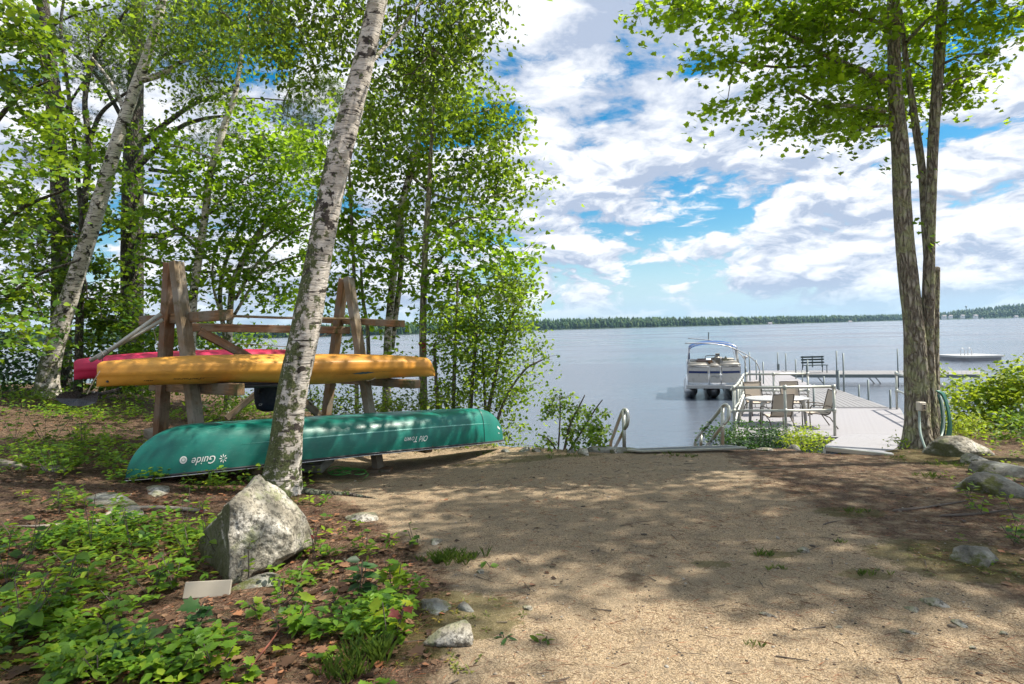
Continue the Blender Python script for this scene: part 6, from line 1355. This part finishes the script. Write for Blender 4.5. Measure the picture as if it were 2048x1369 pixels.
pos[:, 2] += .008; V, Fs, tn = leaves('ovate', pos, r_.normal(.045, .012, n_).clip(.02, .08), frames(n_, .86, 0, r_), r_.uniform(0, 1, n_)); add('dead_leaves', mesh_np('dead_leaves', V, Fs, False, {'tint': tn}), M_dead, kind='stuff')
_ndl = (np.array([(0, -.006, 0), (0, .006, 0), (.5, .004, .02), (1, 0, 0), (.5, -.008, .02)]), [np.array([(0, 1, 2), (0, 2, 4), (4, 2, 3)])], 1); TPL['needle1'] = _ndl
def needmask(x, y):
    st = np.clip((fbm(x * 1.1 + y * .5, y * 3.0 - x * .6, 71, 4) - .44) * 7, 0, 1)
    right = np.clip((x - (1.0 + .0 * y)) / 1.6, 0, 1) * (y < 6) + .25 * (y >= 6)
    return np.maximum(leftm(x, y), .16 + .84 * st * np.maximum(right, .2))
pos, r_ = scatter(64000, (-3.6, 5.5, 1.9, 9), needmask, 54); n_ = len(pos); pos[:, 2] += .004
V, Fs, tn = leaves('needle1', pos, r_.normal(.055, .015, n_).clip(.02, .09), frames(n_, .97, 0, r_), r_.uniform(0, 1, n_)); V[:, 2] += r_.normal(0, .001, len(V))
M_ndl = leafmat('dead_needle', (.10, .045, .025), (.27, .14, .08), (.2, .1, .05), tw=.1); add('pine_needles', mesh_np('pine_needles', V, Fs, False, {'tint': tn}), M_ndl, kind='stuff')
# small twigs on the ground
pos, r_ = scatter(260, (-4, 4.5, 2.0, 8), lambda x, y: .35 + .65 * leftm(x, y), 55); sg = []
for p_ in pos:
    a = r_.uniform(0, 6.28); L = r_.uniform(.04, .16); d = np.array([math.cos(a) * L, math.sin(a) * L, 0]); b = p_ + d + np.array([r_.normal(0, .01), r_.normal(0, .01), 0]); b[2] = Gz(b[0], b[1]) + .006; p_[2] += .006; r0 = r_.uniform(.0015, .0035); sg.append((p_, b, r0, r0 * .6))
V, F4 = twig_mesh(sg); add('twig_litter', mesh_np('twig_litter', V, [F4]), M_twig, kind='stuff')
# ---------------------------------------------------------------- foreground plants, every leaf a part
_lm = {}
def leafmesh(kind, m, tn):
    k = (kind, m.name, tn)
    if k not in _lm:
        Vt, Fs, _ = TPL[kind]; me = mesh_np('leaf', Vt, Fs, False, {'tint': np.full(len(Vt), tn / 5)}); me.materials.append(m); _lm[k] = me
    return _lm[k]
def plant(label, px, py, hpx, nl, kind, size, m=M_under, spread=.5, stems=1, tb=3, name='woodland_plant', cat='plant', red=0, group='leafy plants in the left foreground'):
    q = PG(px, py); h = hpx / FPX * q.y; rs = random.Random(int(px * 7 + py)); t_ = thing(name, label, cat, q, group); mb = MB(); pts = []
    for s in range(stems):
        a = rs.uniform(0, 6.28); ln = h * rs.uniform(.75, 1.05); tip = Vector((math.cos(a) * ln * spread * rs.uniform(.2, 1), math.sin(a) * ln * spread * .6 * rs.uniform(.2, 1), ln))
        b = q + Vector((rs.uniform(-.015, .015), rs.uniform(-.015, .015), -.01)); mid = b + tip * .5 + Vector((rs.uniform(-.01, .01), rs.uniform(-.01, .01), 0)); P3 = [b, mid, b + tip]
        mb.tube([tuple(v) for v in spline([tuple(v) for v in P3], 3)], .0025, 4); pts.append(P3)
    mb.build('stem', M_twig, t_)
    for i in range(nl):
        P3 = pts[i % stems]; u = .25 + .75 * ((i // stems) + .6) / max(1, nl / stems); u = min(u, 1); base = P3[0].lerp(P3[1], u * 2) if u < .5 else P3[1].lerp(P3[2], u * 2 - 1)
        az = i * 2.4 + rs.uniform(-.5, .5); d = Vector((math.cos(az), math.sin(az), rs.uniform(-.25, .35))).normalized(); nrm = Vector((rs.gauss(0, .28), rs.gauss(0, .28) - .15, 1)); nrm = (nrm - d * nrm.dot(d)).normalized(); y = nrm.cross(d); sz = size * rs.uniform(.75, 1.35)
        base = base + d * size * .15
        M = Matrix(((d.x * sz, y.x * sz, nrm.x * sz, base.x), (d.y * sz, y.y * sz, nrm.y * sz, base.y), (d.z * sz, y.z * sz, nrm.z * sz, base.z), (0, 0, 0, 1)))
        add('leaf', leafmesh(kind, M_redleaf if rs.random() < red else m, max(0, min(5, int(rs.gauss(tb, 1.1))))), None, t_, M)
    return t_
PLN = [  # label, px, py(foot), height px, leaves, kind, size, material, spread, stems, tone
 ('big dark leafed viburnum plant right below the boulder', 720, 1200, 90, 22, 'ovate', .075, M_dark, .8, 4, 3), ('bright lobed leaves drooping right of the dark viburnum', 790, 1190, 80, 14, 'maple', .07, M_bright, .8, 3, 3), ('yellow green plant with a few red leaves by the sand edge', 775, 1290, 90, 12, 'maple', .065, M_bright, .5, 3, 4),
 ('tall sprig with round leaves at the sand edge', 830, 1100, 50, 12, 'ovate', .05, M_under, .8, 3, 2), ('lone green leaf pair lying on the sand side', 985, 1135, 22, 3, 'ovate', .06, M_under, 1, 1, 2), ('small sprig of toothed leaves above the viburnum', 735, 1105, 45, 9, 'ovate', .05, M_bright, .7, 2, 2),
 ('red and green seedling hugging the right side of the boulder', 628, 1120, 75, 14, 'narrow', .045, M_under, .3, 3, 3), ('sunny broad leaves in front of the boulder base', 452, 1130, 95, 20, 'ovate', .055, M_bright, .9, 4, 3), ('slender stem with paired leaves against the dark boulder face', 425, 1110, 110, 14, 'ovate', .045, M_bright, .5, 2, 3),
 ('bright clump left of the boulder foot', 385, 1140, 80, 20, 'ovate', .055, M_bright, 1, 4, 2), ('thin sprig climbing the lower right boulder', 500, 1165, 75, 9, 'ovate', .035, M_bright, .6, 2, 3), ('maple seedling behind the whitish board', 350, 1185, 70, 12, 'maple', .07, M_under, .9, 3, 3), ('green clump left of the whitish board', 300, 1205, 75, 20, 'ovate', .055, M_under, .9, 4, 3),
 ('large dark leaves in the bottom left corner', 40, 1290, 150, 30, 'ovate', .075, M_under, .8, 5, 3), ('broad layered leaves at the left edge, waist of the corner clump', 110, 1240, 120, 28, 'ovate', .065, M_under, .9, 5, 3), ('leafy stems rising left of the corner clump', 20, 1180, 100, 22, 'ovate', .055, M_under, .8, 4, 2), ('airy plant with long leaves at the left', 170, 1180, 90, 22, 'narrow', .075, M_under, .8, 4, 3),
 ('pale leafed sprig in the lower left litter', 245, 1240, 75, 16, 'narrow', .07, M_bright, .8, 3, 2), ('dark rosette of leaves near the bottom left', 215, 1320, 60, 16, 'ovate', .06, M_dark, 1, 3, 2), ('blue green oak seedling at the bottom', 285, 1330, 75, 8, 'maple', .085, M_dark, .8, 2, 4), ('oak seedling with grey green leaves right of the board', 380, 1270, 60, 8, 'maple', .08, M_dark, .9, 2, 4),
 ('low rounded leaves at the very bottom edge', 345, 1365, 60, 18, 'ovate', .05, M_under, 1, 4, 3), ('maple seedling at the bottom edge', 430, 1350, 70, 12, 'maple', .06, M_under, .9, 3, 4), ('bright green seedling right of the bottom maple', 480, 1365, 50, 12, 'maple', .05, M_bright, .9, 3, 2), ('sunny moss green sprigs at the bottom left', 190, 1365, 60, 20, 'narrow', .05, M_bright, .9, 5, 3),
 ('trailing leaves along the red twig', 570, 1270, 60, 16, 'ovate', .045, M_under, .9, 4, 3), ('big single leafed plant beside the red twig', 595, 1275, 70, 8, 'maple', .085, M_under, .7, 2, 3), ('dense green clump left of the viburnum', 560, 1215, 60, 24, 'ovate', .04, M_under, 1, 5, 3), ('small leaf cluster under the red twig tip', 520, 1240, 50, 14, 'maple', .045, M_under, 1, 3, 3),
 ('upright sapling with dark leaves behind the wood scrap', 270, 1120, 120, 14, 'ovate', .05, M_under, .3, 2, 1), ('slim dark stem with drooping leaves left of the scrap', 185, 1110, 120, 14, 'ovate', .055, M_under, .4, 2, 1), ('thin upright seedling before the bleached log', 370, 1060, 80, 12, 'ovate', .045, M_under, .5, 2, 2), ('yellow green sprigs before the bleached log', 150, 1010, 45, 18, 'ovate', .05, M_bright, 1, 4, 2),
 ('grassy green plant left of the bleached log', 120, 1030, 50, 18, 'narrow', .08, M_bright, .9, 4, 1), ('dark plant by the left edge above the corner leaves', 60, 1120, 90, 22, 'ovate', .055, M_under, .8, 4, 2), ('olive sprigs in the left middle litter', 230, 1080, 60, 16, 'ovate', .045, M_under, .9, 3, 3), ('small sprig on top of the boulder rim', 490, 925, 25, 10, 'ovate', .04, M_bright, 1.2, 2, 3),
 ('bright fern like plant in the left clearing', 165, 910, 70, 26, 'narrow', .085, M_bright, 1, 5, 2), ('sunlit plant clump at the left below the paddle', 95, 900, 80, 28, 'ovate', .07, M_bright, 1, 6, 1), ('broad hosta like leaves beside the canoe tip', 268, 905, 30, 7, 'narrow', .17, M_under, 1.2, 2, 2), ('leafy stems left of the sunlit clump', 30, 880, 70, 26, 'ovate', .07, M_under, 1, 5, 3), ('tall weed below the paddle blade', 110, 965, 80, 22, 'ovate', .06, M_under, .8, 4, 3),
 ('sprouting shoots at the base of the big birch', 600, 975, 18, 8, 'ovate', .035, M_bright, 1, 2, 3), ('small weed on the sand right of the sunlit patch', 1090, 1285, 16, 5, 'narrow', .05, M_bright, 1, 2, 1), ('two dark sprigs beside the speckled stone', 1010, 1280, 12, 8, 'narrow', .05, M_dark, 1.2, 2, 3),
 ('round yellow green leaves at the right edge stones', 1965, 1030, 40, 12, 'ovate', .055, M_bright, 1, 3, 2), ('pale round leaves near the right picture edge', 2035, 1050, 50, 12, 'ovate', .05, M_bright, 1, 3, 2), ('weed in front of the broad mossy stone', 1935, 995, 30, 12, 'narrow', .06, M_bright, .8, 3, 2), ('leafy weed at the right edge above the lichen stone', 2030, 1090, 45, 14, 'ovate', .05, M_under, 1, 3, 2)]
for a in PLN: plant(a[0], a[1], a[2], a[3], a[4], a[5], a[6], a[7], a[8], a[9], a[10], red=.22 if 'red' in a[0][:40] and 'twig' not in a[0] else 0)
# leaf sprouts on the maple stems
for i, (px, py, n_, lb) in enumerate(((1766, 330, 9, 'small leaf sprout on the left side of the maple stem, high up'), (1840, 445, 6, 'leaf sprout between the maple stems, middle height'), (1842, 345, 5, 'leaf sprout between the maple stems, just under the crown'), (1865, 480, 5, 'lowest leaf sprout between the maple stems'))):
    q = P(px, py, 7.85); t_ = thing('leaf_sprout', lb, 'sprout', q, 'leaf sprouts on the maple'); rs = random.Random(i)
    MB().tube([P(px + 14, py + 12, 7.9), q], .003, 4).build('stem', M_twig, t_)
    for k in range(n_):
        b = q + Vector((rs.gauss(0, .06), rs.gauss(0, .04), rs.gauss(0, .08))); az = rs.uniform(0, 6.28); d = Vector((math.cos(az), math.sin(az), -.5)).normalized(); nr = Vector((rs.gauss(0, .4), rs.gauss(0, .4) - .5, 1)); nr = (nr - d * nr.dot(d)).normalized(); y = nr.cross(d); s = .07
        add('leaf', leafmesh('maple', M_maple, 3), None, t_, Matrix(((d.x * s, y.x * s, nr.x * s, b.x), (d.y * s, y.y * s, nr.y * s, b.y), (d.z * s, y.z * s, nr.z * s, b.z), (0, 0, 0, 1))))
# ---------------------------------------------------------------- trees beside and behind the camera, whose crowns shade the clearing
def shade_tree(label, foot, top, targets, h=10.5, size=.12, lsz=.10):
    fz = Gz(*foot); t_ = thing('shade_tree', label, 'tree', (foot[0], foot[1], fz), 'tall trees around the clearing outside the picture')
    path = [(foot[0], foot[1], fz - .1, .20), (foot[0] * .98 + top[0] * .02, foot[1], fz + 2.5, .16), (foot[0] * .8 + top[0] * .2, foot[1] * .8 + top[1] * .2, fz + 5, .12), (top[0], top[1], fz + 12, .05)]
    V, F4, S_, A = trunk_mesh(path, 16, .05, .4, 6, .12); o = np.array([foot[0], foot[1], fz]); add('trunk', mesh_np('trunk', V - o, [F4], True, {'hgt': S_}), M_bark, t_, T(o))
    cen = []
    for gx_, gy_, rx, ry, dens in targets:
        n_ = max(1, int(math.pi * rx * ry * dens * 9))
        for _ in range(n_):
            a = rng.uniform(0, 6.283); r_ = math.sqrt(rng.uniform()); x = gx_ + rx * r_ * math.cos(a); y = gy_ + ry * r_ * math.sin(a); hh = h + rng.uniform(-1, 2)
            cen.append(tuple(Vector((x, y, Gz(x, y))) + SUN * (hh / SUN.z)))
    segs = grow([A[i, :3] for i in range(int(len(A) * .3), len(A), 3)], cen, .004); Vt, Ft = twig_mesh(segs); add('branches', mesh_np('branches', Vt - o, [Ft]), M_twig, t_, T(o), kind='stuff')
    (V, Fs, tn), pos = foliage(cen, 'maple_far', 46, .34, lsz, .7, .3, .4, .5); add('crown', mesh_np('crown', V - o, Fs, False, {'tint': tn}), M_maple, t_, T(o), kind='stuff')
shade_tree('tall maple standing out of view to the right of the sand', (8.0, 5.3), (7.4, 5.0), [(1.6, 4.2, 1.6, .85, 1.1), (3.4, 3.9, 1.5, 1.1, .9), (.0, 4.6, .8, .7, 1.1), (4.8, 5.2, 1.1, 1.0, .5), (2.2, 5.3, 2.6, .35, 1.0), (2.9, 2.6, 1.0, .45, .6), (1.9, 3.3, .9, .35, .9), (1.0, 6.15, 1.0, .22, .8), (3.4, 6.1, 1.2, .22, .8), (2.2, 7.1, 2.6, .2, .7), (.3, 7.6, .9, .25, .6)])
shade_tree('second tall maple out of view beside the camera', (5.6, .4), (4.6, 2.2), [(-.2, 3.7, .5, .6, .8), (-.9, 2.6, .7, .35, .5), (-2.2, 2.6, .9, .6, .45), (-2.9, 3.7, .7, .7, .6), (-2.1, 4.9, .8, .35, .4), (1.7, 2.9, .5, .3, .5), (-1.0, 5.2, .5, .3, .6), (-3.6, 5.2, .7, .5, .5)])
shade_tree('third tall maple out of view above the right edge', (9.6, 7.2), (6.0, 7.6), [(-3.0, 6.5, .9, .5, .4), (-1.9, 7.1, .7, .4, .35), (-3.0, 8.0, 1.2, .6, .35), (-4.6, 7.6, 1.2, 1.0, .5), (-5, 9.5, 1.6, 1, .5)], h=9.5)
# ---------------------------------------------------------------- air between here and the far shore
hm = bpy.data.materials.new('haze_air'); hm.use_nodes = True; hk = NT(hm.node_tree); hm.node_tree.nodes.clear()
hv_ = hk.n('ShaderNodeVolumePrincipled'); hv_.inputs['Color'].default_value = (.45, .72, 1.0, 1); hv_.inputs['Density'].default_value = .00010; hv_.inputs['Anisotropy'].default_value = .3
ho = hk.n('ShaderNodeOutputMaterial'); hm.node_tree.links.new(hv_.outputs[0], ho.inputs['Volume'])
hb = MB().box((0, 1700, 59), 5600, 4300, 122); add('haze', hb.mesh('haze'), hm, kind='stuff')
